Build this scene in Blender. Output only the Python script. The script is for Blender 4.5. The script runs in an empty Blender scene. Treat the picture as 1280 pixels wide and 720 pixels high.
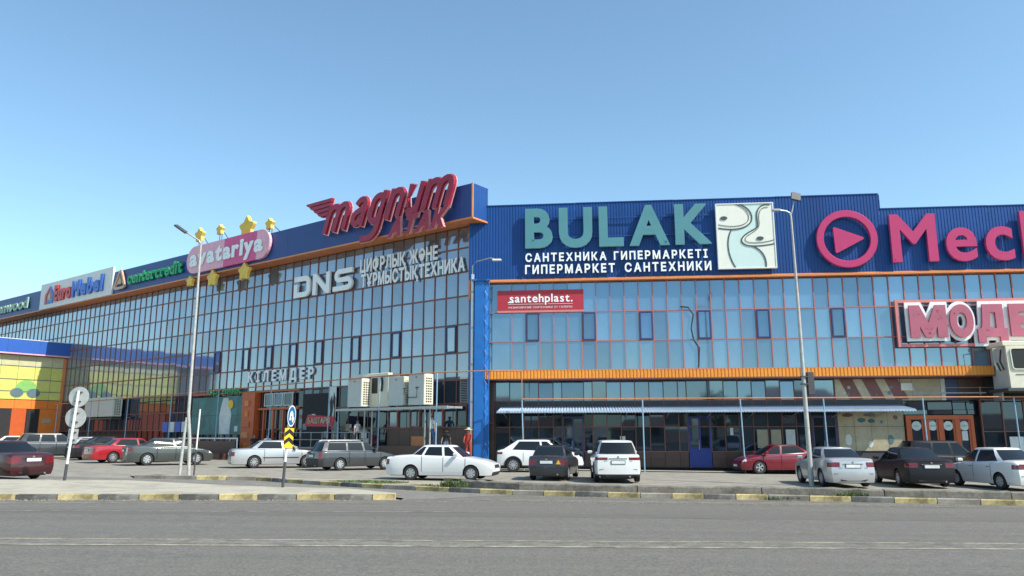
import bpy, math, random
from math import sin, cos, pi, radians
from mathutils import Vector, Matrix
random.seed(7)
SC = bpy.context.scene
COL = SC.collection

# ---------------------------------------------------------------- camera, sky, sun, exposure
cd = bpy.data.cameras.new('camera'); cam = bpy.data.objects.new('camera', cd); COL.objects.link(cam)
cam.location = (0, 0, 1.8)
cam.rotation_euler = (Matrix.Rotation(radians(90+10.825), 4, 'X') @ Matrix.Rotation(radians(-0.076), 4, 'Z')).to_euler()
cd.lens = 27.105; cd.sensor_width = 36; cd.clip_end = 3000; cd.clip_start = .1
SC.camera = cam
SUN_AZ, SUN_EL = 120.9, 46.0            # azimuth clockwise from +Y
world = bpy.data.worlds.new("World"); SC.world = world; world.use_nodes = True
nt = world.node_tree
sky = nt.nodes.new('ShaderNodeTexSky'); sky.sky_type = 'NISHITA'; sky.sun_disc = False
sky.sun_elevation = radians(SUN_EL); sky.sun_rotation = radians(SUN_AZ)
sky.altitude = 300; sky.air_density = 1.0; sky.dust_density = .9; sky.ozone_density = 1.2
tint = nt.nodes.new('ShaderNodeVectorMath'); tint.operation = 'MULTIPLY'; tint.inputs[1].default_value = (.93, 1.09, 1.05)   # clear dry air, slightly cyan
nt.links.new(sky.outputs[0], tint.inputs[0]); nt.links.new(tint.outputs[0], nt.nodes['Background'].inputs[0])
nt.nodes['Background'].inputs[1].default_value = 0.15
sl = bpy.data.lights.new('sun', 'SUN'); sl.energy = 4.2; sl.angle = radians(.53); sl.color = (1, .95, .87)
so = bpy.data.objects.new('sun', sl); COL.objects.link(so)
sd = Vector((sin(radians(SUN_AZ))*cos(radians(SUN_EL)), cos(radians(SUN_AZ))*cos(radians(SUN_EL)), sin(radians(SUN_EL))))
so.rotation_euler = sd.to_track_quat('Z', 'Y').to_euler(); so.location = (20, -20, 40)
vs = SC.view_settings; vs.view_transform = 'Standard'; vs.look = 'None'; vs.exposure = 0.55; vs.gamma = 1.0; vs.use_curve_mapping = False

# ---------------------------------------------------------------- materials
def setin(n, name, v):
    if name in n.inputs: n.inputs[name].default_value = v
def mat(name, c, rough=.6, metal=0., var=.12, vscale=3., bump=0., bscale=30., coat=0., objvar=0., spec=None, dirt=0., coords='Object', stretch=None, streak=0.):
    m = bpy.data.materials.new(name); m.use_nodes = True; t = m.node_tree; N, L = t.nodes, t.links
    b = N['Principled BSDF']; b.inputs['Roughness'].default_value = rough; b.inputs['Metallic'].default_value = metal
    if spec is not None: setin(b, 'Specular IOR Level', spec)
    if coat: setin(b, 'Coat Weight', coat); setin(b, 'Coat Roughness', .05)
    tc = N.new('ShaderNodeTexCoord'); src = tc.outputs[coords]
    if stretch:
        mp = N.new('ShaderNodeMapping'); mp.inputs['Scale'].default_value = stretch; L.new(src, mp.inputs['Vector']); src = mp.outputs[0]
    nz = N.new('ShaderNodeTexNoise'); nz.inputs['Scale'].default_value = vscale; nz.inputs['Detail'].default_value = 6; nz.inputs['Roughness'].default_value = .65
    L.new(src, nz.inputs['Vector'])
    mr = N.new('ShaderNodeMapRange'); mr.inputs[1].default_value = .3; mr.inputs[2].default_value = .7; mr.inputs[3].default_value = 1-var; mr.inputs[4].default_value = 1+var
    L.new(nz.outputs[0], mr.inputs[0])
    val = mr.outputs[0]
    if objvar:
        oi = N.new('ShaderNodeObjectInfo'); m2 = N.new('ShaderNodeMapRange'); m2.inputs[3].default_value = 1-objvar; m2.inputs[4].default_value = 1+objvar
        L.new(oi.outputs['Random'], m2.inputs[0]); mu = N.new('ShaderNodeMath'); mu.operation = 'MULTIPLY'
        L.new(val, mu.inputs[0]); L.new(m2.outputs[0], mu.inputs[1]); val = mu.outputs[0]
    if dirt:
        n3 = N.new('ShaderNodeTexNoise'); n3.inputs['Scale'].default_value = vscale*.23; n3.inputs['Detail'].default_value = 8; L.new(src, n3.inputs['Vector'])
        m3 = N.new('ShaderNodeMapRange'); m3.inputs[1].default_value = .45; m3.inputs[2].default_value = .62; m3.inputs[3].default_value = 1; m3.inputs[4].default_value = 1-dirt
        L.new(n3.outputs[0], m3.inputs[0]); mu = N.new('ShaderNodeMath'); mu.operation = 'MULTIPLY'
        L.new(val, mu.inputs[0]); L.new(m3.outputs[0], mu.inputs[1]); val = mu.outputs[0]
    if streak:
        mq = N.new('ShaderNodeMapping'); mq.inputs['Scale'].default_value = (.03, 1.6, 1); mq.inputs['Rotation'].default_value = (0, 0, -.035); L.new(tc.outputs[coords], mq.inputs['Vector'])
        n4 = N.new('ShaderNodeTexNoise'); n4.inputs['Scale'].default_value = 1.0; n4.inputs['Detail'].default_value = 5; L.new(mq.outputs[0], n4.inputs['Vector'])
        m4 = N.new('ShaderNodeMapRange'); m4.inputs[1].default_value = .35; m4.inputs[2].default_value = .65; m4.inputs[3].default_value = 1-streak; m4.inputs[4].default_value = 1+streak
        L.new(n4.outputs[0], m4.inputs[0]); mu = N.new('ShaderNodeMath'); mu.operation = 'MULTIPLY'
        L.new(val, mu.inputs[0]); L.new(m4.outputs[0], mu.inputs[1]); val = mu.outputs[0]
    vm = N.new('ShaderNodeVectorMath'); vm.operation = 'SCALE'; vm.inputs[0].default_value = c[:3]; L.new(val, vm.inputs['Scale'])
    L.new(vm.outputs[0], b.inputs['Base Color'])
    if bump:
        n2 = N.new('ShaderNodeTexNoise'); n2.inputs['Scale'].default_value = bscale; n2.inputs['Detail'].default_value = 4; L.new(src, n2.inputs['Vector'])
        bp = N.new('ShaderNodeBump'); bp.inputs['Strength'].default_value = bump; bp.inputs['Distance'].default_value = .02
        L.new(n2.outputs[0], bp.inputs['Height']); L.new(bp.outputs[0], b.inputs['Normal'])
    return m
def glassmat(name, tint, rough=.04, metal=.85, objvar=.18, base_var=.1, bump=.05, bscale=1.2, vstr=(1, 1, .3)):
    m = mat(name, tint, rough=rough, metal=metal, var=base_var, vscale=1.1, objvar=objvar, bump=bump, bscale=bscale, stretch=vstr)
    return m

M = {}
M['asphalt'] = mat('asphalt', (.148, .137, .117), .9, var=.42, vscale=22, bump=.7, bscale=60, dirt=.10, streak=.07)
M['lot'] = mat('lot_concrete', (.27, .25, .205), .95, var=.16, vscale=6, bump=.3, bscale=60, dirt=.2)
M['dust'] = mat('dusty_asphalt', (.170, .156, .130), .95, var=.35, vscale=14, bump=.4, bscale=60, dirt=.25, streak=.12)
M['patch'] = mat('asphalt_polished', (.125, .116, .10), .9, var=.3, vscale=30, bump=.5, bscale=70)
M['lane'] = mat('service_asphalt', (.19, .178, .155), .92, var=.16, vscale=12, bump=.4, bscale=70, dirt=.15)
M['median'] = mat('median_paving', (.40, .365, .285), .9, var=.14, vscale=5, bump=.3, bscale=50, dirt=.2)
M['verge'] = mat('dirt', (.36, .31, .23), 1, var=.22, vscale=8, bump=.6, bscale=40, dirt=.25)
M['ground'] = mat('dry_ground', (.30, .27, .20), 1, var=.2, vscale=.3)
M['roadpaint'] = mat('worn_road_paint', (.33, .30, .22), .85, var=.4, vscale=9, dirt=.45)
M['kerb_y'] = mat('kerb_yellow', (.52, .42, .20), .9, var=.32, vscale=9, objvar=.2, bump=.6, bscale=30, dirt=.5)
M['kerb_k'] = mat('kerb_black', (.10, .095, .085), .85, var=.25, vscale=7, objvar=.2, bump=.4, bscale=40, dirt=-1.2)
M['kerb_g'] = mat('kerb_bare', (.30, .27, .22), .9, var=.2, vscale=7, objvar=.15, bump=.4, bscale=40, dirt=.3)
M['barrier'] = mat('rough_concrete', (.18, .165, .135), .95, var=.3, vscale=10, bump=.9, bscale=35, dirt=.35)
M['concrete'] = mat('concrete', (.36, .34, .30), .9, var=.15, vscale=5, bump=.3)
M['grass'] = mat('weed_green', (.10, .14, .045), .8, var=.4, vscale=5)
M['blue_clad'] = mat('blue_cladding', (.010, .066, .245), .5, spec=.3, objvar=.06, var=.12, vscale=.8, dirt=.12, stretch=(1, 1, .2))
M['blue_panel'] = mat('blue_fascia', (.013, .052, .215), .45, var=.06, vscale=.6, objvar=.04)
M['blue_col'] = mat('blue_column', (.01, .13, .42), .4, var=.1, vscale=2)
M['bright_blue'] = mat('bright_blue', (.03, .11, .42), .4, var=.05)
M['orange_trim'] = mat('orange_trim', (.66, .23, .075), .45, var=.1, vscale=2)
M['orange_band'] = mat('orange_band', (.78, .29, .035), .5, var=.1, vscale=2, objvar=.05)
M['orange'] = mat('orange', (.75, .20, .03), .5, var=.1)
M['orange_door'] = mat('orange_red', (.52, .10, .025), .4, var=.1)
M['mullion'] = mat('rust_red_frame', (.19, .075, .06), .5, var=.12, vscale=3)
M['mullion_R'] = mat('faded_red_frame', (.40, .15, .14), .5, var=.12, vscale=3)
M['win_frame'] = mat('navy_frame', (.035, .045, .14), .35)
M['glass_L'] = glassmat('mirror_glass_grey_blue', (.285, .33, .39), metal=.62, objvar=.15, rough=.06)
M['glass_R'] = glassmat('mirror_glass_sky_blue', (.18, .275, .37), metal=.70, objvar=.18, rough=.07)
M['glass_low'] = glassmat('dark_shop_glass', (.055, .08, .115), metal=.75, objvar=.5, rough=.03)
M['glass_mid'] = glassmat('mid_glass', (.13, .20, .29), metal=.85, objvar=.25)
M['granite'] = mat('brown_granite', (.085, .042, .032), .35, var=.25, vscale=25, objvar=.15)
M['dark'] = mat('dark_interior', (.02, .02, .022), .8)
M['dark_grey'] = mat('dark_grey', (.06, .06, .065), .6)
M['steel'] = mat('galvanised_steel', (.42, .43, .42), .45, metal=.5, var=.15, vscale=8)
M['pole_grey'] = mat('grey_pole', (.40, .40, .37), .6, var=.18, vscale=6)
M['white'] = mat('white_paint', (.78, .77, .73), .5, var=.06)
M['pipe'] = mat('rusty_orange_pipe', (.50, .20, .09), .6, var=.2, vscale=4)
M['post'] = mat('pale_blue_post', (.26, .40, .52), .6, var=.15, vscale=6)
M['awning'] = mat('pale_blue_sheet', (.40, .49, .60), .4, var=.1, vscale=3)
M['ac_cream'] = mat('cream_cabinet', (.70, .66, .52), .5, var=.07, vscale=3)
M['ac_grey'] = mat('grey_cabinet', (.50, .52, .48), .5, var=.07, vscale=3)
M['black'] = mat('black', (.012, .012, .013), .5)
M['teal_letter'] = mat('teal_letter', (.075, .235, .265), .5, var=.08, vscale=3)
M['teal_side'] = mat('letter_side', (.22, .42, .42), .5)
M['letter_white'] = mat('letter_white', (.86, .87, .86), .4, var=.05)
M['letter_grey'] = mat('letter_shade', (.55, .58, .60), .5)
M['pink'] = mat('pink_sign', (.47, .028, .13), .4, var=.06)
M['pink_side'] = mat('pink_rim', (.52, .07, .18), .4)
M['crimson'] = mat('crimson_letter', (.34, .014, .045), .4, var=.2, vscale=3)
M['crimson_rim'] = mat('pale_crimson_rim', (.72, .30, .30), .4)
M['modern_letter'] = mat('rose_letter', (.42, .11, .16), .45, var=.1)
M['sign_red'] = mat('sign_red', (.42, .025, .045), .5, var=.08)
M['sign_pink'] = mat('faded_red', (.62, .20, .19), .5, var=.08)
M['gold'] = mat('gold_star', (.74, .46, .02), .35, var=.12, vscale=3)
M['gold_side'] = mat('gold_star_side', (.86, .62, .12), .35)
M['green_sign'] = mat('green_letter', (.0, .30, .10), .4)
M['pale_green'] = mat('pale_green_letter', (.34, .50, .38), .5)
M['panel_white'] = mat('panel_white', (.72, .71, .68), .5, var=.05, vscale=1.5)
M['red_letter'] = mat('red_letter', (.55, .03, .035), .4)
M['blue_letter'] = mat('blue_letter', (.03, .13, .50), .4)
M['pill_pink'] = mat('pill_pink', (.80, .40, .48), .45)
M['pill_dark'] = mat('pill_magenta', (.66, .08, .24), .45)
M['bronze'] = mat('bronze', (.55, .36, .22), .4)
M['yellow_panel'] = mat('yellow_panel', (.60, .58, .15), .45, var=.08, objvar=.06)
M['pale_panel'] = mat('pale_yellow_panel', (.52, .50, .30), .45, var=.1, objvar=.08)
M['green_print'] = mat('green_print', (.22, .46, .12), .5)
M['lens_print'] = mat('grey_print', (.12, .18, .20), .3)
M['teal_poster'] = mat('teal_poster', (.02, .16, .16), .35, var=.3, vscale=2, objvar=.2)
M['print_beige'] = mat('beige_print', (.44, .38, .26), .4, var=.2, vscale=2, objvar=.15)
M['print_white'] = mat('white_print', (.62, .64, .62), .4, var=.15, vscale=2)
M['print_red'] = mat('red_print', (.20, .07, .07), .4, var=.15)
M['mint'] = mat('mint_print', (.56, .70, .66), .45, var=.04)
M['ivory'] = mat('ivory_print', (.74, .74, .64), .45, var=.04)
M['line'] = mat('dark_line', (.05, .075, .07), .5)
M['door_blue'] = mat('blue_door', (.01, .035, .24), .4)
M['sign_back'] = mat('sign_back', (.46, .47, .45), .5, metal=.3, var=.15, vscale=4)
M['sign_blue'] = mat('sign_blue', (.02, .14, .30), .4)
M['sign_yellow'] = mat('sign_yellow', (.80, .48, .02), .4)
M['house'] = mat('plaster', (.50, .45, .36), .9, var=.1, objvar=.2)
M['roof'] = mat('roof_sheet', (.25, .14, .10), .7, var=.1, objvar=.2)
M['bark'] = mat('bark', (.10, .075, .05), .95, var=.3, vscale=9, bump=.6)
M['leaf'] = mat('leaf', (.07, .11, .035), .7, var=.4, vscale=2)

# ---------------------------------------------------------------- helpers
def G(x, y=0): return -0.011*x
class MB:
    def __init__(s): s.v = []; s.f = []; s.m = []; s.mi = 0
    def add(s, vs, fs, T=None):
        n = len(s.v)
        for p in vs: s.v.append(tuple(T @ Vector(p)) if T is not None else tuple(p))
        for f in fs: s.f.append(tuple(i+n for i in f)); s.m.append(s.mi)
        return s
    def box(s, x0, x1, y0, y1, z0, z1, T=None):
        return s.add([(x0,y0,z0),(x1,y0,z0),(x1,y1,z0),(x0,y1,z0),(x0,y0,z1),(x1,y0,z1),(x1,y1,z1),(x0,y1,z1)],
                     [(0,3,2,1),(4,5,6,7),(0,1,5,4),(1,2,6,5),(2,3,7,6),(3,0,4,7)], T)
    def bevbox(s, x0, x1, y0, y1, z0, z1, b=.02, T=None):
        # chamfer all vertical-plane edges by using 3 stacked rings
        def ring(i, z): return [(x0+i,y0+i,z),(x1-i,y0+i,z),(x1-i,y1-i,z),(x0+i,y1-i,z)]
        vs = ring(b, z0)+ring(0, z0+b)+ring(0, z1-b)+ring(b, z1); fs = [(3,2,1,0),(12,13,14,15)]
        for k in range(3):
            for i in range(4):
                j = (i+1) % 4; fs.append((k*4+i, k*4+j, k*4+4+j, k*4+4+i))
        return s.add(vs, fs, T)
    def tube(s, pts, r, n=8, caps=True, T=None):
        pts = [Vector(p) for p in pts]; rs = r if isinstance(r, (list, tuple)) else [r]*len(pts)
        vs = []; fs = []
        for i, p in enumerate(pts):
            d = (pts[min(i+1, len(pts)-1)]-pts[max(i-1, 0)]).normalized()
            a = Vector((0,0,1)) if abs(d.z) < .9 else Vector((1,0,0))
            u = d.cross(a).normalized(); w = u.cross(d)
            for k in range(n):
                an = 2*pi*k/n; vs.append(p+(u*cos(an)+w*sin(an))*rs[i])
        for i in range(len(pts)-1):
            for k in range(n):
                l = (k+1) % n; fs.append((i*n+k, i*n+l, (i+1)*n+l, (i+1)*n+k))
        if caps: fs.append(tuple(range(n))[::-1]); fs.append(tuple((len(pts)-1)*n+k for k in range(n)))
        return s.add(vs, fs, T)
    def prism(s, poly, y0, y1, T=None):
        # polygon in xz extruded along y ; poly counter-clockwise seen from -y
        n = len(poly); vs = [(x, y0, z) for x, z in poly]+[(x, y1, z) for x, z in poly]
        fs = [tuple(range(n)), tuple(range(2*n-1, n-1, -1))]+[(i, n+i, n+(i+1) % n, (i+1) % n) for i in range(n)]
        return s.add(vs, fs, T)
    def build(s, name, m, parent=None, smooth=False, recalc=False):
        me = bpy.data.meshes.new(name); me.from_pydata(s.v, [], s.f)
        ms = m if isinstance(m, (list, tuple)) else [m]
        for x in ms: me.materials.append(M[x] if isinstance(x, str) else x)
        if len(ms) > 1: me.polygons.foreach_set('material_index', s.m)
        if recalc or smooth:
            import bmesh
            bm = bmesh.new(); bm.from_mesh(me); bmesh.ops.remove_doubles(bm, verts=bm.verts, dist=.0004)
            bmesh.ops.recalc_face_normals(bm, faces=bm.faces); bm.to_mesh(me); bm.free()
        if smooth:
            me.shade_smooth()
            try: me.set_sharp_from_angle(angle=radians(32))
            except Exception: pass
        me.update()
        return link(name, me, parent)
def link(name, me, parent=None):
    o = bpy.data.objects.new(name, me); COL.objects.link(o)
    if parent is not None: o.parent = parent
    return o
def tag(o, label, cat, group=None):
    o['label'] = label; o['category'] = cat
    if group: o['group'] = group
    return o
def thing(name, label, cat, loc=(0,0,0), rz=0., group=None):
    o = bpy.data.objects.new(name, None); COL.objects.link(o); o.empty_display_size = .3
    o.location = loc; o.rotation_euler = (0, 0, rz)
    return tag(o, label, cat, group)
def struct(o): o['kind'] = 'structure'; return o
def stuff(o): o['kind'] = 'stuff'; return o
def kids(o): return [c for c in bpy.data.objects if c.parent == o]
def copy_tree(o, parent=None):
    c = o.copy(); COL.objects.link(c)
    if parent is not None: c.parent = parent
    for ch in kids(o): copy_tree(ch, c)
    return c
# wing frames: local x to the right along the facade, local y into the building, z up
CX, CY = -1.965, 44.253
RZR = radians(-5.799); RZL = radians(-36.59)
def wR(s, off=0., z=0.):
    c, d = cos(RZR), sin(RZR); return (CX+s*c+off*d, CY+s*d-off*c, z)
def wL(s, off=0., z=0.):          # s metres to the left of the corner, off metres out of the wall
    c, d = cos(RZL), sin(RZL); return (CX-s*c+off*d, CY-s*d-off*c, z)
YO = wL(51.5); RZY = radians(53.41)
def wY(out, off=0., z=0.):        # entrance block: out metres out of the left wing, off metres in front of its facade
    c, d = cos(RZY), sin(RZY); return (YO[0]-out*c+off*d, YO[1]-out*d-off*c, z)
# text: every letter its own mesh, mesh data shared between equal letters
_tc = {}
def glyph(ch, ext, w, shear, res, fm, sm):
    """flat letter outline from the built-in font, thickened by w and given real depth"""
    key = (ch, round(ext, 4), w, shear, fm, sm)
    if key in _tc: return _tc[key]
    cu = bpy.data.curves.new('t', 'FONT'); cu.body = ch; cu.shear = shear; cu.resolution_u = res
    ob = bpy.data.objects.new('t', cu); fl = bpy.data.meshes.new_from_object(ob)
    bpy.data.objects.remove(ob); bpy.data.curves.remove(cu)
    V = [(v.co.x, v.co.y) for v in fl.vertices]; F = [tuple(p.vertices) for p in fl.polygons]
    cnt = {}
    for f in F:
        for a, b in zip(f, f[1:]+f[:1]): cnt.setdefault((min(a,b), max(a,b)), []).append((a, b))
    # merge doubled points so that outlines close
    bpy.data.meshes.remove(fl)
    xs = [p[0]-shear*p[1] for p in V] or [0, .3]; zs = [p[1] for p in V] or [0]; x0 = min(xs)-w
    mb = MB(); mb.mi = 0
    if not w:
        n = len(V); mb.v = [(x-x0, -ext, z) for x, z in V]+[(x-x0, ext, z) for x, z in V]
        for f in F: mb.f.append(f); mb.m.append(0)
        for k, l in cnt.items():
            if len(l) == 1: a, b = l[0]; mb.f.append((b, a, a+n, b+n)); mb.m.append(1)
    else:
        n = len(V); mb.v = [(x-x0, -ext, z) for x, z in V]
        for f in F: mb.f.append(f); mb.m.append(0)
        nxt = {}; prv = {}; q = 0
        for k, l in cnt.items():
            if len(l) != 1: continue
            a, b = l[0]; pa, pb = Vector(V[a]), Vector(V[b]); d = pb-pa
            if d.length < 1e-4: continue
            d.normalize(); nn = Vector((-d.y, d.x))*w; q += 1; yf = -ext-.00008*(q % 7+1)
            c = [pa-nn, pb-nn, pb+nn, pa+nn]; o = len(mb.v)
            mb.v += [(p.x-x0, yf, p.y) for p in c]+[(p.x-x0, ext, p.y) for p in c]
            mb.f += [(o, o+1, o+2, o+3), (o, o+4, o+5, o+1), (o+2, o+6, o+7, o+3)]; mb.m += [0, 1, 1]
            nxt.setdefault((round(pa.x, 3), round(pa.y, 3)), []).append((pa, pb)); prv.setdefault((round(pb.x, 3), round(pb.y, 3)), []).append((pa, pb))
        for kk, outs in nxt.items():
            for (p, p2) in outs:
                for (p0, _) in prv.get(kk, []):
                    d1 = (p-p0).normalized(); d2 = (p2-p).normalized(); cr = d1.x*d2.y-d1.y*d2.x; co = d1.dot(d2)
                    if abs(cr) < .02: continue
                    q += 1; yf = -ext-.00008*(q % 7+1)-.00004; sg = -1 if cr > 0 else 1
                    n1 = Vector((-d1.y, d1.x))*w*sg; n2 = Vector((-d2.y, d2.x))*w*sg
                    mt = (n1+n2).normalized()*w/max(.45, (n1+n2).normalized().dot(n1)/w)
                    poly = [p, p+n1, p+mt, p+n2]; o = len(mb.v)
                    mb.v += [(c.x-x0, yf, c.y) for c in poly]+[(c.x-x0, ext, c.y) for c in poly]
                    mb.f += [(o, o+1, o+2, o+3) if sg < 0 else (o+3, o+2, o+1, o), (o+1, o+5, o+6, o+2), (o+2, o+6, o+7, o+3)]; mb.m += [0, 1, 1]
    me = bpy.data.meshes.new('letter'); me.from_pydata(mb.v, [], mb.f); me.materials.append(M[fm]); me.materials.append(M[sm])
    me.polygons.foreach_set('material_index', mb.m); me.update()
    _tc[key] = (me, max(xs)+w-x0, min(zs), max(zs)); return _tc[key]
def text(s, parent, x0, x1, z0, h, y=0., ext=.06, bev=.0, off=0., shear=0., gap=.16, space=.45, fm='letter_white', sm='letter_grey', res=4, name='letter', ref='H', part=False):
    """letters between x0 and x1, baseline z0, capital height h, standing in front of y"""
    ch = h/.729
    _, _, a, b = glyph(ref, 0, 0, 0, 3, fm, sm); k = h/(b-a)
    w = 0; pos = []
    for c in s:
        if c == ' ': w += space; continue
        me, wd, _, _ = glyph(c, ext/k, off+bev, shear, res, fm, sm); pos.append((me, w)); w += wd+gap
    w -= gap; kx = (x1-x0)/w
    out = []
    for me, p in pos:
        o = link(name, me, parent); o.location = (x0+p*kx, y, z0); o.scale = (kx, 1 if not bev else 1, k)
        o.scale[1] = k
        out.append(o)
    return out
def sheet(name, poly, m, dz=0., parent=None):
    vs = [(x, y, G(x)+dz) for x, y in poly]
    me = bpy.data.meshes.new(name); me.from_pydata(vs, [], [tuple(range(len(vs)))]); me.materials.append(M[m])
    o = link(name, me, parent)
    if parent is None: struct(o)
    return o

# ================================================================ ground, roads, kerbs
sheet('ground', [(-900,-700),(900,-700),(900,1200),(-900,1200)], 'ground', -.05)
sheet('parking_lot', [(-90,24),(-18,24),(-14.9,30.6),(-9.8,29.9),(-6.8,27.8),(-2,25.2),(3.8,23.9),(14.4,22.5),(40,19.5),(60,60),(-60,130),(-110,100)], 'lot', -.02)
road_far = [(-60,15.0),(-30,19.1),(-13.1,21.0),(-3.2,22.2),(0,24.5),(3.8,23.75),(7.5,23.45),(11,22.9),(14.4,22.35),(40,19.3),(60,17)]
sheet('road', [(-60,-3),(60,-3)]+road_far[::-1], 'asphalt', 0)
lane_poly = [(-60,26),(-24,28.2),(-17.7,27.6),(-13.4,27.7),(-8.65,25.4),(-5,24.7),(-3.1,22.8),(-3.1,22.1),(0,24.5),(-2.04,25.4),(-4.3,26.5),(-6.8,28.1),(-9.8,30.4),(-14.8,31.0),(-24,33.5),(-60,40)]
sheet('service_road', lane_poly, 'lane', .004)
med = [(-60,15.0),(-30,19.1),(-13.1,21.0),(-3.9,22.2),(-3.3,22.45),(-3.35,22.95),(-5,24.5),(-8.65,25.3),(-13.4,27.6),(-17.7,27.5),(-24,28.1),(-60,25.9)]
sheet('median_island', med, 'median', .14)
sheet('near_pavement', [(-60,-12),(60,-12),(60,-3),(-60,-3)], 'median', .12)
# verge between the service road and the lot
verge = [(-14.8,31.15),(-9.8,30.55),(-6.8,28.25),(-4.26,26.65),(-2.04,25.55),(0,24.75),(3.83,23.95),(7.5,23.65),(14.4,22.55),(40,19.5),
         (40,20.3),(14.4,23.35),(7.5,24.5),(3.83,24.8),(.2,25.6),(-1.5,29.5),(-4.2,30.4),(-8,31.3),(-12,33.4),(-16,33.2)]
sheet('verge', verge, 'verge', .05)
sheet('near_pavement_wall_side', [(-2,43.7),(27,40.8),(27,40.0),(-2,42.6)], 'concrete', .03)
# painted lines on the road
def stripe(p0, p1, w, name='road_marking', dz=.006, m='roadpaint'):
    a, b = Vector(p0), Vector(p1); d = (b-a).normalized(); n = Vector((-d.y, d.x))*w/2
    sheet(name, [tuple(a-n), tuple(b-n), tuple(b+n), tuple(a+n)], m, dz)
stripe((-60,11.4),(60,15.8), .62, 'road_dust', .002, 'dust'); stripe((-60,17.6),(60,19.2), .9, 'tyre_track', .002, 'patch')
stripe((-14,20.1),(-3.3,21.3), .5, 'road_dust', .002, 'dust'); stripe((-2.5,22.9),(14,22.0), .7, 'road_dust', .002, 'dust')
stripe((-50,12.1),(50,15.8), .09); stripe((-50,11.4),(50,15.1), .12)
stripe((-30,17.0),(-.5,19.0), .07)
stripe((-22,18.95),(-3.4,21.45), .08)
stripe((-2.5,22.4),(12,21.6), .06)
# kerbs: one stone after another
def kerb(name, pts, mats, ln=1.0, h=.15, w=.15, start=0, dz=0):
    root = bpy.data.objects.new(name, None); COL.objects.link(root); struct(root)
    base = {}
    P = [Vector(p) for p in pts]; k = start
    for a, b in zip(P[:-1], P[1:]):
        d = b-a; L_ = d.length; n = max(1, round(L_/ln)); st = L_/n; ang = math.atan2(d.y, d.x)
        for i in range(n):
            m = mats[k % len(mats)]; k += 1
            key = (m, round(st, 2))
            if key not in base:
                mb = MB(); g = .012
                mb.add([(g,0,-.15),(st-g,0,-.15),(st-g,w,-.15),(g,w,-.15),(g,0,h-.02),(st-g,0,h-.02),(st-g,w,h-.02),(g,w,h-.02),
                        (g+.01,.02,h),(st-g-.01,.02,h),(st-g-.01,w-.01,h),(g+.01,w-.01,h)],
                       [(0,1,5,4),(1,2,6,5),(2,3,7,6),(3,0,4,7),(4,5,9,8),(5,6,10,9),(6,7,11,10),(7,4,8,11),(8,9,10,11)])
                me = bpy.data.meshes.new('kerb_stone'); me.from_pydata(mb.v, [], mb.f); me.materials.append(M[m]); base[key] = me
            o = link('kerb_stone', base[key], root); c = a+d*(i/n)
            o.location = (c.x, c.y, G(c.x)+dz+random.uniform(-.006, .006)); o.rotation_euler = (random.uniform(-.01,.01), math.atan(.011*cos(ang)), ang+random.uniform(-.006,.006))
    return root
kerb('kerb', [(-30,19.1),(-13.1,21.0),(-3.9,22.2)], ['kerb_y','kerb_k'], 1.0)
kerb('kerb', [(-3.9,22.2),(-3.3,22.45),(-3.35,22.95)], ['kerb_y'], .6)
kerb('kerb', [(-14.8,31.0),(-12.2,30.6)], ['kerb_g'], 1.2)
kerb('kerb', [(-12.2,30.6),(-9.8,30.4),(-6.8,28.1),(-4.3,26.5),(-2.04,25.4),(0,24.55),(3.83,23.8),(7.55,23.5),(11,22.95),(14.4,22.4),(26,21)], ['kerb_y','kerb_g','kerb_y','kerb_k'], 1.05)
# low concrete barrier behind the kerb, in cast lengths
bar = thing('concrete_barrier', 'long low rough concrete barrier standing behind the painted kerb', 'barrier', (0,0,0))
bp = [(-1.75,26.3),(.2,25.0),(3.83,24.35),(7.55,24.05),(11,23.5),(14.4,22.95),(26,21.4)]
for a, b in zip(bp[:-1], bp[1:]):
    a, b = Vector(a), Vector(b); n = max(1, round((b-a).length/3.6))
    for i in range(n):
        p, q = a+(b-a)*(i/n), a+(b-a)*((i+1)/n); d = (q-p).normalized(); nn = Vector((-d.y, d.x))
        mb = MB(); seg = 10; ring = []
        for j in range(seg+1):
            c = p+(q-p)*(j/seg); e = .015 if j in (0, seg) else 0; c = c+d*(e if j == 0 else -e)
            hh = .335+random.uniform(-.025, .02); zz = G(c.x)
            for off, z in ((0,-.1),(.02,hh*.55),(.035,hh-.03),(.075,hh),(.32,hh+random.uniform(-.01,.01)),(.36,-.1)):
                pt = c+nn*(off+random.uniform(-.008,.008)); mb.v.append((pt.x, pt.y, zz+z))
        for j in range(seg):
            for k in range(5): mb.f.append((j*6+k, (j+1)*6+k, (j+1)*6+k+1, j*6+k+1)); mb.m.append(0)
        mb.f.append((5,4,3,2,1,0)); mb.f.append(tuple(seg*6+k for k in range(6))); mb.m += [0, 0]
        mb.build('block', 'barrier', bar)
# weeds
def weeds(name, label, cx, cy, rx, ry, n, h, kind=None):
    mb = MB()
    for i in range(n):
        r = math.sqrt(random.random()); a = random.uniform(0, 2*pi); x = cx+rx*r*cos(a); y = cy+ry*r*sin(a); z = G(x)+.05
        hh = h*random.uniform(.4, 1)*(1-.5*r); t = random.uniform(0, 2*pi); l = random.uniform(.2, .8)*hh; w = random.uniform(.008,.02)
        dx, dy = cos(t), sin(t)
        mb.add([(x-dy*w,y+dx*w,z),(x+dy*w,y-dx*w,z),(x+dx*l*.5+dy*w,y+dy*l*.5-dx*w,z+hh*.6),(x+dx*l*.5-dy*w,y+dy*l*.5+dx*w,z+hh*.6),(x+dx*l,y+dy*l,z+hh)], [(0,1,2,3),(3,2,4)])
    o = mb.build(name, 'grass')
    if kind: stuff(o); tag(o, label, 'grass')
    else: tag(o, label, 'weed')
    return o
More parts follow.
